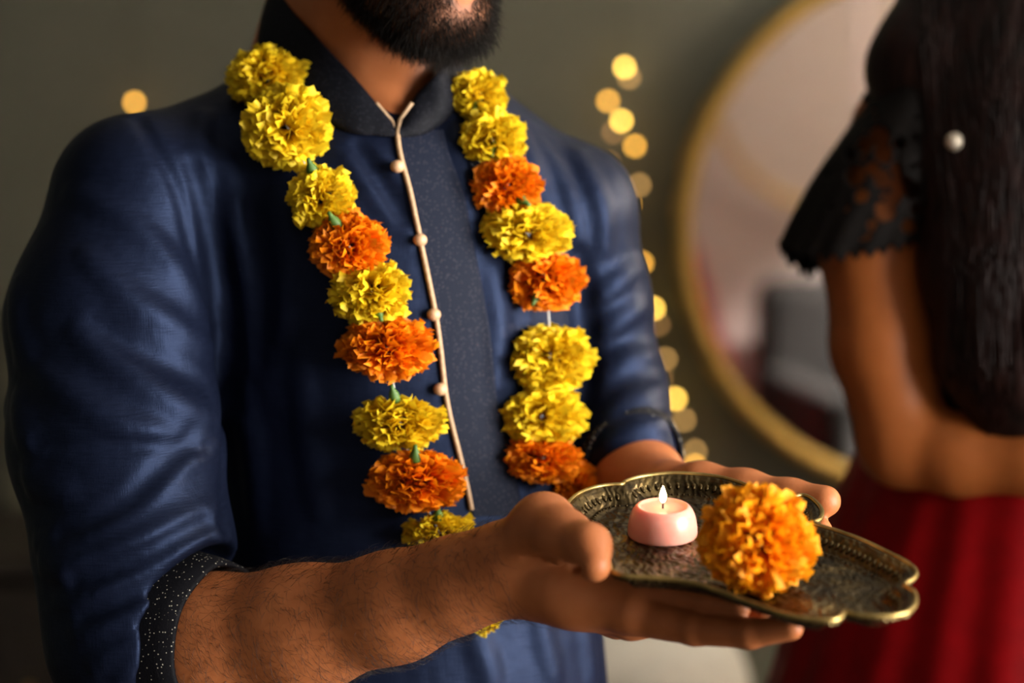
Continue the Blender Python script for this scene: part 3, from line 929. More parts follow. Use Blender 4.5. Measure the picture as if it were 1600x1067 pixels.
for i, (px, py, w, h, me, axp, sq, cx) in enumerate(FL):
    s0 = trace(kbase, px, py)[0]
    d = (s0 - CAM) @ FW
    sc = d / FPX
    rad = max(w, h) / 2 * sc * 0.98
    dep = rad * 0.62
    d -= dep
    c = P(px, py, d)
    sc = d / FPX
    o = bpy.data.objects.new('marigold', me); COL.objects.link(o)
    o.parent = gar
    z = axp[0] * RT - axp[1] * UP - axp[2] * FW
    rot = axes_rot(z, rng.uniform(0, 6.28))
    base = rot.to_4x4()
    # squash in picture axes so that the outline takes the photographed width and height
    F3 = Matrix([RT, UP, FW])         # rows
    S = F3.transposed() @ Matrix.Diagonal(Vector((w / 2 * sc, h / 2 * sc, rad * 0.86))) @ F3
    o.matrix_world = Matrix.Translation(Vector(c)) @ S.to_4x4() @ base
    o.matrix_parent_inverse = Matrix.Identity(4)
    Mw = Matrix.Translation(Vector(c) - Vector(gar.location)) @ S.to_4x4() @ base
    o.matrix_basis = Matrix.Identity(4)
    # bake a clean matrix (no shear survives loc/rot/scale), so copy the mesh in place
    me2 = me.copy(); me2.transform(S.to_4x4() @ base); o.data = me2
    o.location = Vector(c) - Vector(gar.location)
    centres.append(c)
    if cx:
        dc = d - rad * 0.52
        pc = P(cx[0], cx[1], dc)
        k = bpy.data.objects.new('calyx', CAL); COL.objects.link(k); k.parent = o
        away = Vector(pc - c); away = away - Vector(FW) * away.dot(Vector(FW)) - Vector(FW) * 0.012
        k.rotation_euler = axes_rot(away).to_euler()
        k.scale = (rad * 1.0,) * 3 if False else (0.019, 0.019, 0.014)
        k.location = Vector(pc - c) - away.normalized() * 0.010
cl = centres
left = [P(470, 40, 1.985)] + cl[0:10]
right = [P(700, 75, 1.99)] + cl[10:19]
tube('thread', spline(left, 80), 0.0007, M['thread'], gar, 6)
tube('thread', spline(right + [P(870, 880, 1.84), cl[9]], 80), 0.0007, M['thread'], gar, 6)
tube('thread', spline([left[0], P(480, -20, 2.05), P(580, -40, 2.09), P(680, 10, 2.06), right[0]], 30), 0.0007, M['thread'], gar, 6)

# ---------------------------------------------------------------- the brass tray
outline_px = [(884, 800), (887, 787), (894, 779), (907, 770), (932, 761), (958, 757.5), (972, 757), (978, 752), (1001, 745), (1033, 741), (1060, 740), (1095, 742), (1130, 747), (1168, 759), (1205, 775), (1228, 783), (1238, 778), (1255, 774), (1272, 782), (1284, 797), (1282, 811), (1272, 818),
    (1308, 830), (1346, 844), (1384, 862), (1417, 879), (1431, 893), (1428, 904), (1413, 914), (1427, 924), (1431, 938), (1424, 953), (1404, 961), (1371, 964), (1335, 961), (1322, 956), (1312, 966), (1295, 970), (1257, 967), (1219, 958), (1181, 945), (1130, 926), (1090, 913), (1050, 906), (1010, 903), (978, 901), (957, 894), (953, 882), (946, 872), (925, 862), (905, 845), (890, 822)]
op = []
for a, b in outline_px:
    p = T(a, b) - TO; op.append((p @ TU, p @ TV))
op = spline(op, 420, True)
# resample evenly
seg = np.linalg.norm(np.roll(op, -1, 0) - op, axis=1); cum = np.concatenate([[0], np.cumsum(seg)])
per = cum[-1]; NO = 300
u = np.arange(NO) * per / NO
ext = np.concatenate([op, op[:1]])
op = np.stack([np.interp(u, cum, ext[:, i]) for i in (0, 1)], 1)
area = 0.5 * np.sum(op[:, 0] * np.roll(op[:, 1], -1) - op[:, 1] * np.roll(op[:, 0], -1))
def poly_sd(q):
    """signed distance to the outline, negative inside"""
    out = np.empty(len(q))
    a = op; b = np.roll(op, -1, 0); e = b - a; L = (e * e).sum(1)
    for s in range(0, len(q), 6000):
        p = q[s:s + 6000]
        w = p[:, None] - a[None]
        t = np.clip((w * e).sum(2) / L, 0, 1)
        dd = w - t[:, :, None] * e
        d2 = (dd * dd).sum(2).min(1)
        c1 = (a[None, :, 1] > p[:, None, 1]) != (b[None, :, 1] > p[:, None, 1])
        xi = a[None, :, 0] + (p[:, None, 1] - a[None, :, 1]) / np.where(e[None, :, 1] == 0, 1e-12, e[None, :, 1]) * e[None, :, 0]
        ins = (np.sum(c1 & (p[:, None, 0] < xi), 1) % 2) == 1
        out[s:s + 6000] = np.where(ins, -1, 1) * np.sqrt(d2)
    return out
prof_s = [-0.02, 0.0, 0.0012, 0.0030, 0.0048, 0.0056, 0.0068, 0.012, 0.0165, 0.0185, 0.0205, 0.0225, 0.06, 0.5]
prof_h = [-0.0022, -0.0022, -0.0003, 0.0002, -0.0004, -0.0016, -0.0016, -0.0072, -0.0112, -0.0105, -0.0105, -0.0120, -0.0126, -0.0130]
class TraySDF:
    lo = np.array([op[:, 0].min() - .004, op[:, 1].min() - .004, -0.019]); hi = np.array([op[:, 0].max() + .004, op[:, 1].max() + .004, 0.003])
    cache = {}
    def ev(s, p):
        q = np.round(p[:, :2], 6)
        uq, inv = np.unique(q, axis=0, return_inverse=True); inv = inv.ravel()
        sd = poly_sd(uq)
        ins = -sd
        h = np.interp(ins, prof_s, prof_h)
        # embossed scrolls on the floor
        fl = smooth(0.024, 0.032, ins)
        X, Y = uq[:, 0], uq[:, 1]
        em = np.sin(ins * 620 + 2.2 * np.sin(X * 190) + 1.7 * np.sin(Y * 210)) * np.sin(X * 330 + 1.5 * np.sin(Y * 260)) * 0.0009
        h = h + fl * em
        hb = h - 0.0026
        hh, bb, sdd = h[inv], hb[inv], sd[inv]
        z = p[:, 2]
        d = np.maximum(z - hh, bb - z) * 0.8
        return np.maximum(d, sdd)
tv, tf = surface_nets(TraySDF(), 0.00115, 3)
tw = TO + tv[:, :1] * TU + tv[:, 1:2] * TV + tv[:, 2:] * TN
t = NT('aged_brass')
t.set(Metallic=1.0)
c = t.ramp(t.noise(34, 6, 0.65), [(0.36, (0.026, 0.018, 0.009)), (0.54, (0.10, 0.070, 0.030)), (0.74, (0.28, 0.195, 0.07))])
t.col(c)
t.l(t.ramp(t.noise(90, 4), [(0.3, (0.28,) * 3), (0.7, (0.5,) * 3)]), t.p.inputs['Roughness'])
v = t.n('ShaderNodeTexVoronoi'); v.inputs['Scale'].default_value = 120; t.l(t.coord(), v.inputs['Vector'])
wv = t.n('ShaderNodeTexWave'); wv.inputs['Scale'].default_value = 55; wv.inputs['Distortion'].default_value = 9; wv.inputs['Detail'].default_value = 2; wv.inputs['Detail Scale'].default_value = 1.2
t.l(t.coord(), wv.inputs['Vector'])
n1 = t.bump(v.outputs['Distance'], 0.25, 0.001); t.nrm(t.bump(wv.outputs['Fac'], 0.35, 0.0012, n1))
M['brass'] = t.m
tray = mesh_obj('serving_tray', tw, tf, M['brass'])
tag(tray, 'ornate aged brass leaf-shaped tray with scalloped rim resting on both hands', 'tray')
M['brass_rim'] = m_plain('worn_brass', (0.40, 0.285, 0.10), 0.36, 1.0, 0.45, 45)
tube('rim', [TO + a * TU + b * TV + 0.0002 * TN for a, b in op], 0.0017, M['brass_rim'], tray, 8, True)
# beads of the inner border: a row of gadroons and a row of pearls, one mesh each, shared
def bead_mesh(name, sx, sy, sz):
    bm = bmesh.new(); bmesh.ops.create_icosphere(bm, subdivisions=1, radius=1.0)
    for v_ in bm.verts: v_.co = Vector((v_.co.x * sx, v_.co.y * sy, v_.co.z * sz))
    me = bpy.data.meshes.new(name); bm.to_mesh(me); bm.free(); me.materials.append(M['brass'])
    me.polygons.foreach_set('use_smooth', [True] * len(me.polygons))
    return me
GAD = bead_mesh('gadroon', 0.0019, 0.0036, 0.0016); PEA = bead_mesh('pearl', 0.0012, 0.0012, 0.0012)
def ring_at(s, step, me, nm):
    # offset curve by following the inside normals, kept where its distance is true
    nx = np.roll(op, -1, 0) - np.roll(op, 1, 0); nx /= np.linalg.norm(nx, axis=1, keepdims=True)
    inn = np.stack([-nx[:, 1], nx[:, 0]], 1) * (1 if area > 0 else -1)
    fine = op + inn * s
    ok = np.abs(-poly_sd(fine) - s) < 0.0008
    last = None
    for i in range(NO):
        if not ok[i]: continue
        if last is not None and np.linalg.norm(fine[i] - last) < step: continue
        last = fine[i]
        hz = float(np.interp(s, prof_s, prof_h))
        slope = 1.05 if me is GAD else 0
        w = TO + fine[i, 0] * TU + fine[i, 1] * TV + hz * TN
        iy = inn[i, 0] * TU + inn[i, 1] * TV
        yv = Vector(iy * math.cos(slope * .75) - TN * math.sin(slope * .75)); zv = Vector(iy * math.sin(slope * .75) + TN * math.cos(slope * .75)); xv = yv.cross(zv)
        o = bpy.data.objects.new(nm, me); COL.objects.link(o); o.parent = tray
        mt = Matrix((xv, yv, zv)).transposed().to_4x4(); mt.translation = Vector(w)
        o.matrix_basis = mt
ring_at(0.0112, 0.0050, GAD, 'gadroon')
ring_at(0.0195, 0.0034, PEA, 'pearl')

# ---------------------------------------------------------------- candle on the tray
cb = T(1035, 836, -0.0122)
t = NT('pink_wax'); t.set(Roughness=0.32); t.col(t.ramp(t.noise(20, 2), [(0.3, (0.74, 0.31, 0.24)), (0.7, (0.78, 0.35, 0.27))]))
t.p.inputs['Subsurface Weight'].default_value = 0.7; t.p.inputs['Subsurface Radius'].default_value = (1.0, 0.45, 0.3); t.p.inputs['Subsurface Scale'].default_value = 0.010
M['wax'] = t.m
can = empty('candle', cb)
tag(can, 'small lit pink dome-shaped candle standing on the brass tray', 'candle')
Mr = Matrix((TU, TV, TN)).transposed().to_4x4(); Mr.translation = Vector(cb)
prof = [(0.0, 0.0), (0.018, 0.0), (0.0240, 0.0), (0.0253, 0.0008), (0.0256, 0.003), (0.0253, 0.008), (0.0246, 0.0125), (0.0233, 0.0170), (0.0214, 0.0205), (0.0194, 0.0226), (0.0180, 0.0230), (0.0168, 0.0222), (0.0150, 0.0212), (0.008, 0.0207), (0.0, 0.0207)]
pr = spline(prof, 44)
lathe('wax', [(max(a, 0), b) for a, b in pr], 64, M['wax'], can, Mr)
wick0 = np.array(Mr @ Vector((0, 0, 0.0198)))
M['wick'] = m_plain('burnt_wick', (0.02, 0.008, 0.012), 0.8)
tube('wick', [wick0, wick0 + [0, 0, .003], wick0 + [.0004, 0, .0070]], 0.0007, M['wick'], can, 8)
fl0 = wick0 + np.array([0, 0, 0.0050])
fp = spline([(0.0003, 0), (0.0017, 0.0014), (0.0025, 0.0040), (0.0023, 0.0070), (0.0013, 0.0100), (0.0002, 0.0128)], 24)
M['flame'] = m_emit('candle_flame', (1.0, 0.70, 0.34), 45.0)
lathe('flame', [(max(a, 1e-4), b) for a, b in fp], 20, M['flame'], can, Matrix.Translation(Vector(fl0)))

# loose marigold on the tray
fc = P(1184, 844, 1.562)
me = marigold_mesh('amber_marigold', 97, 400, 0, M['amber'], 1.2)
mc = (fc - CAM) @ FW
S = Matrix([RT, UP, FW]).transposed() @ Matrix.Diagonal(Vector((89 * mc / FPX, 88 * mc / FPX, 0.036))) @ Matrix([RT, UP, FW])
me.transform(S.to_4x4() @ axes_rot(0.15 * RT - 0.3 * UP - 0.9 * FW, 0.6).to_4x4())
fo = bpy.data.objects.new('marigold_flower', me); COL.objects.link(fo); fo.location = P(1184, 844, mc)
tag(fo, 'loose amber marigold head lying on the brass tray in front of the candle', 'flower')

# ---------------------------------------------------------------- woman in black and red
WD = 2.22
W = lambda px, py, dd=0.0: P(px, py, WD + dd)
w_arm = Un(chain([(W(1412, 225, .03), .045), (W(1366, 400, 0), .0500), (W(1380, 540, -.01), .050), (W(1412, 690, -.02), .0430), (W(1500, 712, -.05), .0375), (W(1620, 718, -.08), .034), (W(1760, 712, -.11), .026)]), 0.014)
w_hand = Un(chain([(W(1760, 712, -.11), .024), (W(1840, 708, -.12), .022)]) + [Un(chain([(W(1840, 700 + 10 * i, -.12 - .012 * i), .0095), (W(1900, 702 + 9 * i, -.13 - .012 * i), .008), (W(1940, 715 + 9 * i, -.13 - .012 * i), .007)]), .003) for i in range(4)] + [Prim(W(1790, 700, -.12), W(1850, 675, -.13), .011, .008)], 0.008)
w_head = Un([Ell(W(1640, -235, .06), (.072, .09, .10)), Ell(W(1645, -170, .02), (.056, .06, .075)), Prim(W(1645, -205, -.07), W(1645, -190, -.055), .008, .010), Prim(W(1640, -140, .07), W(1640, 90, .09), .048, .052)], 0.03)
w_tor = Un([Prim(W(1640, 90, .09), W(1400, 200, .05), .05, .045), Prim(W(1640, 90, .09), W(1880, 200, .10), .05, .045), Ell(W(1640, 330, .08), (.14, .10, .16)), Ell(W(1640, 600, .09), (.115, .09, .13)),
            Prim(W(1880, 200, .10), W(1900, 640, .06), .045, .04), Prim(W(1900, 640, .06), W(1800, 735, -.1), .038, .028)], 0.04)
w_sdf = Un([Un([w_head, w_tor], 0.03), Un([w_arm, w_hand], 0.012)], 0.02)
v, f = surface_nets(w_sdf, 0.0036, 4)
wom = mesh_obj('person', v, f, M['skin_w'])
tag(wom, 'woman in black lace blouse and red skirt with long dark hair', 'person')
# blouse
t = NT('black_cloth'); t.set(Roughness=0.8); t.p.inputs['Specular IOR Level'].default_value = 0.12; t.col(t.ramp(t.noise(60, 3), [(0.3, (0.0025, 0.0018, 0.0015)), (0.7, (0.005, 0.0035, 0.003))])); t.nrm(t.bump(t.noise(90, 3), 0.4, 0.002)); M['black'] = t.m
b_sdf = Un([Ell(W(1640, 330, .08), (.152, .112, .18)), Ell(W(1640, 560, .085), (.130, .104, .14)), Prim(W(1560, 150, .08), W(1418, 185, .045), .056, .050), Prim(W(1720, 170, .08), W(1880, 205, .10), .058, .055), Ell(W(1580, 360, -.01), (.075, .07, .08)), Ell(W(1735, 360, -.01), (.07, .07, .08))], 0.05)
bl_v, bl_f = surface_nets(b_sdf, 0.006, 3)
blouse = mesh_obj('blouse', bl_v, bl_f, M['black'], wom)
# flutter sleeve of lace: cloth with real openings, built as a cone of cells
def lace_sleeve():
    nu, nv = 170, 60
    topc = spline([W(1500, 60, .05), W(1440, 70, .10), W(1400, 95, .10), W(1385, 115, .05), W(1405, 130, -.03), W(1450, 125, -.050), W(1510, 110, -.03)], nu, True)
    botc = spline([W(1450, 365, -.02), W(1440, 380, .06), W(1340, 400, .085), W(1262, 428, .06), W(1218, 385, .015), W(1268, 404, -.045), W(1350, 398, -.065), W(1425, 380, -.060)], nu, True)
    # line both loops up by angle
    a0 = np.argmin(topc[:, 0]); b0 = np.argmin(botc[:, 0])
    topc = np.roll(topc, -a0, 0); botc = np.roll(botc, -b0, 0)
    r = np.random.default_rng(5)
    HOL = np.array([(1352, 225, 9), (1375, 212, 12), (1380, 238, 11), (1337, 272, 12), (1362, 262, 8), (1378, 278, 11), (1400, 262, 8), (1408, 288, 13), (1425, 296, 11), (1405, 222, 8), (1382, 328, 12), (1420, 352, 9), (1345, 305, 8), (1330, 240, 7), (1395, 310, 8), (1360, 350, 6), (1430, 325, 8)])
    hc = r.uniform(0, 1, (150, 2)); hr = r.uniform(0.006, 0.016, 150)
    vs = []; fs = []
    for i in range(nv):
        t_ = i / (nv - 1)
        c = topc * (1 - t_) + botc * t_
        m = c.mean(0); out = c - m; out /= np.linalg.norm(out, axis=1, keepdims=True)
        rip = 0.0016 * t_ * np.sin(np.arange(nu) / nu * 2 * math.pi * 13) + 0.012 * math.sin(t_ * math.pi)
        scal = 0.004 * (t_ > 0.97) * np.sin(np.arange(nu) / nu * 2 * math.pi * 30)
        vs.append(c + out * rip[:, None] + np.array([0, 0, 1.0]) * np.asarray(scal)[:, None])
    V = np.concatenate(vs)
    for i in range(nv - 1):
        for j in range(nu):
            uu, vv = j / nu, (i + .5) / nv
            hole = np.any((np.minimum(np.abs(hc[:, 0] - uu), 1 - np.abs(hc[:, 0] - uu)) * 1.5) ** 2 + ((hc[:, 1] - vv) * 0.7) ** 2 < (hr * 1.0) ** 2) and 0.12 < vv < 0.90
            q3 = V[i * nu + j]; dv = q3 - CAM; dd_ = dv @ FW
            qx = 800 + FPX * (dv @ RT) / dd_; qy = 533.5 - FPX * (dv @ UP) / dd_
            if dd_ < WD - 0.005 and np.any((HOL[:, 0] - qx) ** 2 + (HOL[:, 1] - qy) ** 2 < (HOL[:, 2] * 1.35) ** 2): hole = True
            if hole: continue
            fs.append((i * nu + j, i * nu + (j + 1) % nu, (i + 1) * nu + (j + 1) % nu, (i + 1) * nu + j))
    o = mesh_obj('lace_sleeve', V, fs, M['black'], wom)
    md = o.modifiers.new('thickness', 'SOLIDIFY'); md.thickness = 0.0015
    o['label'] = 'black lace sleeve with small openings'
lace_sleeve()
# skirt
t = NT('red_satin'); t.set(Roughness=0.55); t.col(t.ramp(t.noise(40, 4), [(0.3, (0.16, 0.0005, 0.0018)), (0.7, (0.21, 0.0007, 0.0024))])); t.p.inputs['Specular IOR Level'].default_value = 0.1
t.nrm(t.bump(t.noise(300, 3), 0.2, 0.001)); M['red'] = t.m
sc0 = W(1640, 665, .09)
wz = sc0[2]
sp = [(0.150, wz + 0.03), (0.172, wz), (0.200, wz - 0.05), (0.225, wz - 0.12), (0.265, wz - 0.24), (0.33, wz - 0.5), (0.40, wz - 0.8), (0.45, 0.012)]
sp = [(a, b) for a, b in spline(sp, 40)]
lathe('skirt', sp, 220, M['red'], wom, Matrix.Translation((sc0[0], sc0[1], 0)), lambda a, t_: 1 + 0.016 * t_ ** .6 * math.sin(22 * a + 1.2 * math.sin(3 * a)) + 0.015 * t_ * math.sin(9 * a))
# long hair
t = NT('long_dark_hair'); t.set(Roughness=0.45); t.p.inputs['Specular IOR Level'].default_value = 0.16
mp = t.n('ShaderNodeMapping'); mp.inputs['Scale'].default_value = (90, 90, 3); t.l(t.coord(), mp.inputs['Vector'])
fz = t.noise(1.0, 4, 0.6, mp.outputs['Vector'])
t.col(t.ramp(fz, [(0.35, (0.003, 0.0012, 0.001)), (0.7, (0.016, 0.005, 0.004))])); t.nrm(t.bump(fz, 0.6, 0.004)); M['long_hair'] = t.m
h_sdf = Un([Ell(W(1640, -250, .08), (.088, .105, .115)),
            Un(chain([(W(1590, -260, .05), .055), (W(1530, -60, .03), .060), (W(1462, 110, .01), .062), (W(1490, 260, -.03), .045), (W(1515, 420, -.06), .042), (W(1535, 560, -.07), .038), (W(1550, 655, -.07), .020)]), .03),
            Un(chain([(W(1600, -240, 0.02), .050), (W(1590, 0, -.02), .055), (W(1580, 200, -.06), .050), (W(1590, 420, -.09), .046), (W(1600, 600, -.09), .034), (W(1605, 660, -.09), .018)]), .03),
            Un(chain([(W(1690, -250, .1), .06), (W(1740, -40, .12), .06), (W(1700, 150, .17), .07), (W(1690, 420, .20), .06)]), .03)], 0.035)
hvv, hff = surface_nets(h_sdf, 0.005, 3)
whair = mesh_obj('hair', hvv, hff, M['long_hair'], wom)
# locks lying over the hair mass
r = np.random.default_rng(3)
LV = []; LF = []
for i in range(170):
    x0 = r.uniform(1445, 1640); lean = r.uniform(-8, 25)
    ys = np.linspace(r.uniform(-120, 60), r.uniform(480, 680), 9)
    xs = x0 + lean * (ys - ys[0]) / 600 + 8 * np.sin(ys / 130 + r.uniform(0, 6)) + np.where(x0 < 1500, 25 * smooth(100, 400, ys), 0)
    p = trace(h_sdf, xs, ys, 1.7, 3.0)
    if np.any(np.abs(h_sdf.ev(p)) > 0.01): continue
    p += grad(h_sdf, p) * 0.001
    a, b = tube_arrays(p, np.linspace(0.0035, 0.0012, 9), 6)
    off = len(LV); LV += a; LF += [tuple(q + off for q in ff) for ff in b]
lk = mesh_obj('hair_locks', LV, LF, M['long_hair'], wom); lk['kind'] = 'stuff'
# pale ornament on the shoulder
M['pearl'] = m_plain('pale_metal', (0.55, 0.48, 0.38), 0.5, 0.6, 0.05)
bp = trace(Un([h_sdf, b_sdf], 0), 1489, 222, 1.7, 3.0)[0]
bm = bmesh.new(); bmesh.ops.create_uvsphere(bm, u_segments=20, v_segments=12, radius=0.0085)
me = bpy.data.meshes.new('shoulder_ornament'); bm.to_mesh(me); bm.free(); me.materials.append(M['pearl'])
me.polygons.foreach_set('use_smooth', [True] * len(me.polygons))
o = bpy.data.objects.new('shoulder_ornament', me); COL.objects.link(o); o.parent = wom; o.location = bp - FW * 0.006

# ---------------------------------------------------------------- round mirror on the back wall
mc = P(1474, 358, 3.93); mR = 425 * 3.93 / FPX
mir = empty('round_mirror', (mc[0], YB, mc[2])); 
tag(mir, 'large round mirror with a thin gold frame on the grey wall', 'mirror')
MTH = math.radians(6.0)
mcy = YB - 0.076
mir.location = (mc[0], mcy, mc[2])
mn = Vector((math.sin(MTH), -math.cos(MTH), 0)); mx = Vector((math.cos(MTH), math.sin(MTH), 0)); mz = Vector((0, 0, 1))
MC = Vector((mc[0], mcy, mc[2]))
def mp_(r_, a, o_): return MC + mx * (r_ * math.cos(a)) + mz * (r_ * math.sin(a)) + mn * o_
ang = np.linspace(0, 2 * math.pi, 97)[:-1]
vs = [MC + mn * .012] + [mp_(mR - .01, a, .012) for a in ang]
vs += [v_ - mn * .024 for v_ in vs]
fs = [(0, 1 + (j + 1) % 96, 1 + j) for j in range(96)] + [(97, 98 + j, 98 + (j + 1) % 96) for j in range(96)] + [(1 + j, 1 + (j + 1) % 96, 98 + (j + 1) % 96, 98 + j) for j in range(96)]
mesh_obj('mirror_glass', vs, fs, M['mirror'], mir, False)
tube('frame', [mp_(mR - .012, a, .012) for a in np.linspace(0, 2 * math.pi, 121)[:-1]], 0.017, M['gold'], mir, 14, True)
bk = MC - mn * .012
tube('wall_bracket', [bk, Vector((bk.x, YB, bk.z))], 0.02, M['dark_wood'], mir, 10)
def reflect(px, py, y):
    """where the room seen in the mirror at a pixel lies, at depth y"""
    D = Vector(ray(px, py)); o_ = Vector(CAM); t_ = (MC - o_).dot(mn) / D.dot(mn); h_ = o_ + D * t_
    Rr = D - 2 * D.dot(mn) * mn
    return h_ + Rr * ((y - h_.y) / Rr.y)

# thin hoop hanging in the room behind the camera (seen in the mirror)
hc_ = reflect(1302, 124, 1.80); hr_ = 198 * 6.15 / FPX
hoop = empty('hanging_hoop', hc_); tag(hoop, 'thin gold hoop mirrored as a pale arc inside the round mirror', 'hoop')
tube('ring', [hc_ + Vector((hr_ * math.cos(a), 0, hr_ * math.sin(a))) for a in np.linspace(0, 2 * math.pi, 97)[:-1]], 0.011, M['gold'], hoop, 12, True)
tube('cord', [hc_ + Vector((0, 0, hr_)), Vector((hc_.x, hc_.y, ZC))], 0.0015, M['thread'], hoop, 6)

# ---------------------------------------------------------------- fairy lights in front of the back wall
M['bulb_hi'] = m_emit('bulb_bright', (1.0, 0.60, 0.09), 21.0)
M['bulb_mid'] = m_emit('bulb_medium', (1.0, 0.48, 0.06), 13.0)
M['bulb_lo'] = m_emit('bulb_dim', (1.0, 0.55, 0.16), 5.0)
M['bulb_faint'] = m_emit('bulb_faint', (1.0, 0.50, 0.16), 2.6)
M['wire'] = m_plain('green_wire', (0.06, 0.06, 0.04), 0.5)
BR = 0.0052
bulb_me = {}
for k in ('bulb_hi', 'bulb_mid', 'bulb_lo', 'bulb_faint'):
    bm = bmesh.new(); bmesh.ops.create_uvsphere(bm, u_segments=14, v_segments=9, radius=BR)
    me = bpy.data.meshes.new('bulb'); bm.to_mesh(me); bm.free(); me.materials.append(M[k]); bulb_me[k] = me
def lights(name, label, lst, extra_top, extra_bot):
    root = empty(name, P(*extra_top)); tag(root, label, 'string lights')
    pts = [P(*extra_top)]
    for px, py, k in lst:
        p = P(px, py, 3.93); p = p * 1.0
        p = CAM + (p - CAM) * ((YB - 0.05 - CAM[1]) / (p[1] - CAM[1]))
        o = bpy.data.objects.new('bulb', bulb_me[k]); COL.objects.link(o); o.parent = root; o.location = Vector(p) - root.location
        pts.append(p + np.array([0, 0.012, 0.004]))
    pts.append(P(*extra_bot))
    tube('wire', spline(pts, 12 * len(pts)), 0.0012, M['wire'], root, 6)
lights('string_lights', 'string of warm fairy lights hanging on the wall between the man and the mirror', [
    (976, 105, 'bulb_hi'), (983, 121, 'bulb_lo'), (950, 158, 'bulb_mid'), (971, 189, 'bulb_hi'), (958, 207, 'bulb_faint'), (992, 228, 'bulb_mid'), (951, 254, 'bulb_faint'), (999, 289, 'bulb_lo'),
    (983, 318, 'bulb_mid'), (1003, 411, 'bulb_mid'), (1021, 482, 'bulb_hi'), (1029, 507, 'bulb_faint'), (1040, 561, 'bulb_lo'), (1033, 592, 'bulb_faint'), (1055, 623, 'bulb_hi'), (1069, 656, 'bulb_lo'), (1086, 705, 'bulb_lo'), (1086, 728, 'bulb_mid')],
    (968, -520, 3.93), (1100, 800, 3.93))
lights('string_lights', 'string of fairy lights with one bulb showing above the left shoulder', [(210, 160, 'bulb_mid'), (235, 330, 'bulb_mid'), (200, 480, 'bulb_mid')], (215, -520, 3.93), (215, 620, 3.93))

# ---------------------------------------------------------------- furniture behind
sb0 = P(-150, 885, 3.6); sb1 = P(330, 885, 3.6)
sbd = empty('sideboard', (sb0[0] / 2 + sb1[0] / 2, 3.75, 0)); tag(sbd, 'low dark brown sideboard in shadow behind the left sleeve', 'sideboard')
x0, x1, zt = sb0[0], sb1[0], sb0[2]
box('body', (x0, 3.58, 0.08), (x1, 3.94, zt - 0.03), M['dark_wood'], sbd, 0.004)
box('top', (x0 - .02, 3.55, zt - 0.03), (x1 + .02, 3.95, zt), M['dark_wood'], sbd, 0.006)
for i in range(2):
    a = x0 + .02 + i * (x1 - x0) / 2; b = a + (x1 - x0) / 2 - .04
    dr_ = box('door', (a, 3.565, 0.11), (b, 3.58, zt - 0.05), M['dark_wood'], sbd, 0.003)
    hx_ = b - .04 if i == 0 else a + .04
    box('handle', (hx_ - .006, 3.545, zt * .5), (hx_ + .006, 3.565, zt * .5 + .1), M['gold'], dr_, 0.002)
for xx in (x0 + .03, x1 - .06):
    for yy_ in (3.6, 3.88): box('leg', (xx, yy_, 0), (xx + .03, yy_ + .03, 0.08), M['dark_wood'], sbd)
# white ottoman
oc = P(985, 1030, 3.25); oz = P(985, 1000, 3.25)[2]
ot = empty('ottoman', (oc[0], 3.3, 0)); tag(ot, 'white rounded upholstered ottoman low behind the tray', 'ottoman')
rr = 0.19
prof = spline([(0.0, oz), (rr * .5, oz - .006), (rr * .80, oz - .03), (rr * .95, oz - .075), (rr, oz - .13), (rr, oz - .2), (rr * .98, .12), (rr * .94, .06)], 40)
lathe('seat', [(max(a, 0), b) for a, b in prof], 72, M['white_cloth'], ot, Matrix.Translation((oc[0], 3.3, 0)))
tube('piping', [(oc[0] + rr * math.cos(a), 3.3 + rr * math.sin(a), oz - .13) for a in np.linspace(0, 2 * math.pi, 65)[:-1]], 0.005, M['white_cloth'], ot, 8, True)
for k in range(4):
    a = math.pi / 4 + k * math.pi / 2
    lathe('leg', [(0.0, 0.0), (0.012, 0.0), (0.018, 0.075)], 12, M['dark_wood'], ot, Matrix.Translation((oc[0] + .12 * math.cos(a), 3.3 + .12 * math.sin(a), 0)))

# ---------------------------------------------------------------- beside the frame: screen and lamp added to shape light, and mirrored armchair
M['screen'] = m_plain('pale_pink_linen', (0.66, 0.56, 0.54), 0.95, 0, 0.06, 30)
scr = empty('added_screen', (1.6, 1.72, 0)); tag(scr, 'added pale pink screen blocking window light and filling the round mirror', 'screen')  # added out of view to keep window light off the back wall
sx = [0.92, 1.40, 1.88, 2.36]; sy = [1.70, 1.76, 1.70, 1.76]
for i in range(3):
    a = Vector((sx[i] + .006, sy[i], 0)); b = Vector((sx[i + 1] - .006, sy[i + 1], 0)); n_ = (b - a).cross(Vector((0, 0, 1))).normalized() * 0.012
    q = [a + n_, b + n_, b - n_, a - n_]
    vs = [v_ + Vector((0, 0, .05)) for v_ in q] + [v_ + Vector((0, 0, 2.05)) for v_ in q]
    mesh_obj('panel', vs, [(3, 2, 1, 0), (4, 5, 6, 7), (0, 1, 5, 4), (1, 2, 6, 5), (2, 3, 7, 6), (3, 0, 4, 7)], M['screen'], scr, False)
    for c_ in (a, b): box('foot', (c_.x - .014, c_.y - .014, 0), (c_.x + .014, c_.y + .014, .05), M['dark_wood'], scr)
lx, ly, lz = 1.72, 2.50, 1.66
lamp = empty('added_floor_lamp', (lx, ly, 0)); tag(lamp, 'added off-frame floor lamp with white drum shade brightening the back wall', 'lamp')  # invented lamp, out of view, added to brighten the back wall and screen
LM = Matrix.Translation((lx, ly, 0))
lathe('base', [(0.0, 0.0), (.13, 0.0), (.13, .012), (.03, .025), (0.0, .026)], 32, M['dark_wood'], lamp, LM)
tube('pole', [(lx, ly, .02), (lx, ly, lz - .02)], 0.010, M['gold'], lamp, 12)
t = NT('added_shade_cloth'); t.set(Roughness=0.9); t.p.inputs['Base Color'].default_value = (0.8, 0.76, 0.68, 1)
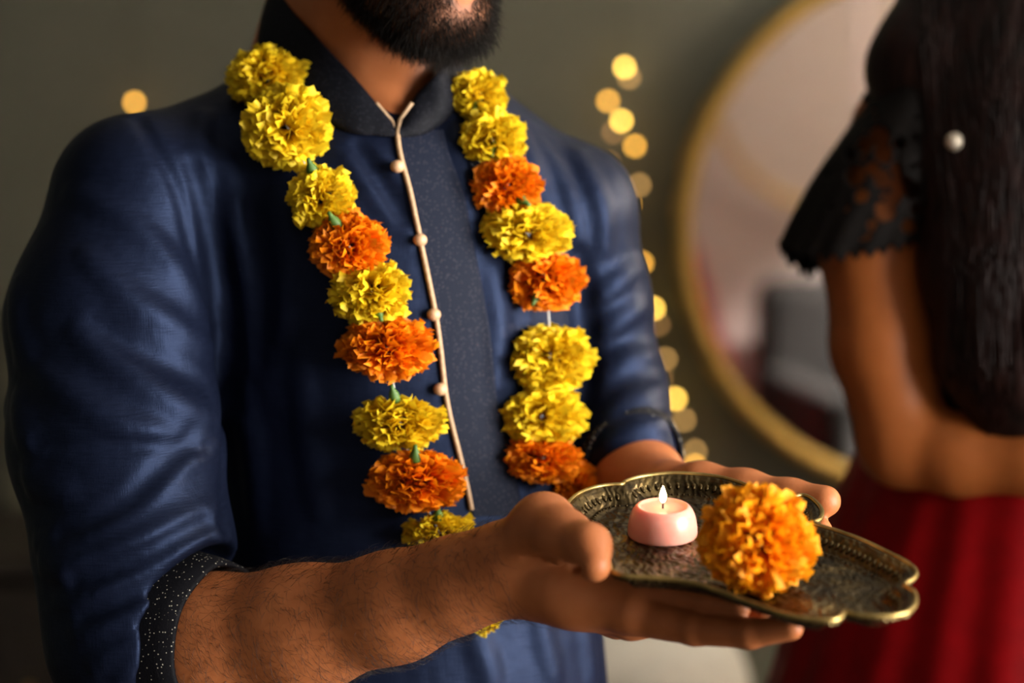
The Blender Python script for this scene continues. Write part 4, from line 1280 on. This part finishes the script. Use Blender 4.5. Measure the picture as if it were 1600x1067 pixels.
tr = t.n('ShaderNodeBsdfTranslucent'); tr.inputs['Color'].default_value = (0.85, 0.78, 0.66, 1)
mx_ = t.n('ShaderNodeMixShader'); mx_.inputs['Fac'].default_value = 0.6
t.l(t.p.outputs['BSDF'], mx_.inputs[1]); t.l(tr.outputs['BSDF'], mx_.inputs[2]); t.l(mx_.outputs['Shader'], t.out.inputs['Surface'])
lathe('shade', [(.17, lz - .12), (.15, lz + .14)], 48, t.m, lamp, LM)
M['added_bulb'] = m_emit('added_bulb', (1.0, 0.86, 0.70), 5.0)
lathe('added_bulb', [(0.001, lz - .03), (.022, lz - .01), (.03, lz + .02), (.02, lz + .05), (0.001, lz + .06)], 20, M['added_bulb'], lamp, LM)
ld = bpy.data.lights.new('added_lamp_light', 'POINT'); ld.energy = 950.0; ld.color = (1.0, 0.90, 0.78); ld.shadow_soft_size = 0.05
lo_ = bpy.data.objects.new('added_lamp_light', ld); COL.objects.link(lo_); lo_.location = (0, 0, lz + .08); lo_.parent = lamp
# armchair in front of the screen
M['dark_velvet'] = m_plain('dark_velvet', (0.004, 0.0034, 0.0034), 0.9, 0, 0.2, 30)
M['blush'] = m_plain('blush_cloth', (0.62, 0.34, 0.27), 0.9, 0, 0.08, 30)
ac = reflect(1315, 640, 2.25)
ach = empty('armchair', (ac.x, 2.2, 0)); tag(ach, 'dark velvet armchair mirrored low in the round mirror', 'armchair')
ax0, ax1 = ac.x - .12, ac.x + .42
box('seat', (ax0, 1.95, .18), (ax1, 2.45, .42), M['dark_velvet'], ach, .03)
box('backrest', (ax0, 1.84, .18), (ax1, 1.98, .80), M['dark_velvet'], ach, .05)
box('armrest', (ax1 - .08, 1.95, .40), (ax1, 2.45, .58), M['dark_velvet'], ach, .03)
box('armrest', (ax0, 1.95, .40), (ax0 + .08, 2.45, .58), M['dark_velvet'], ach, .03)
for xx in (ax0 + .03, ax1 - .07):
    for yy_ in (1.98, 2.38): box('leg', (xx, yy_, 0), (xx + .04, yy_ + .04, .19), M['dark_wood'], ach)
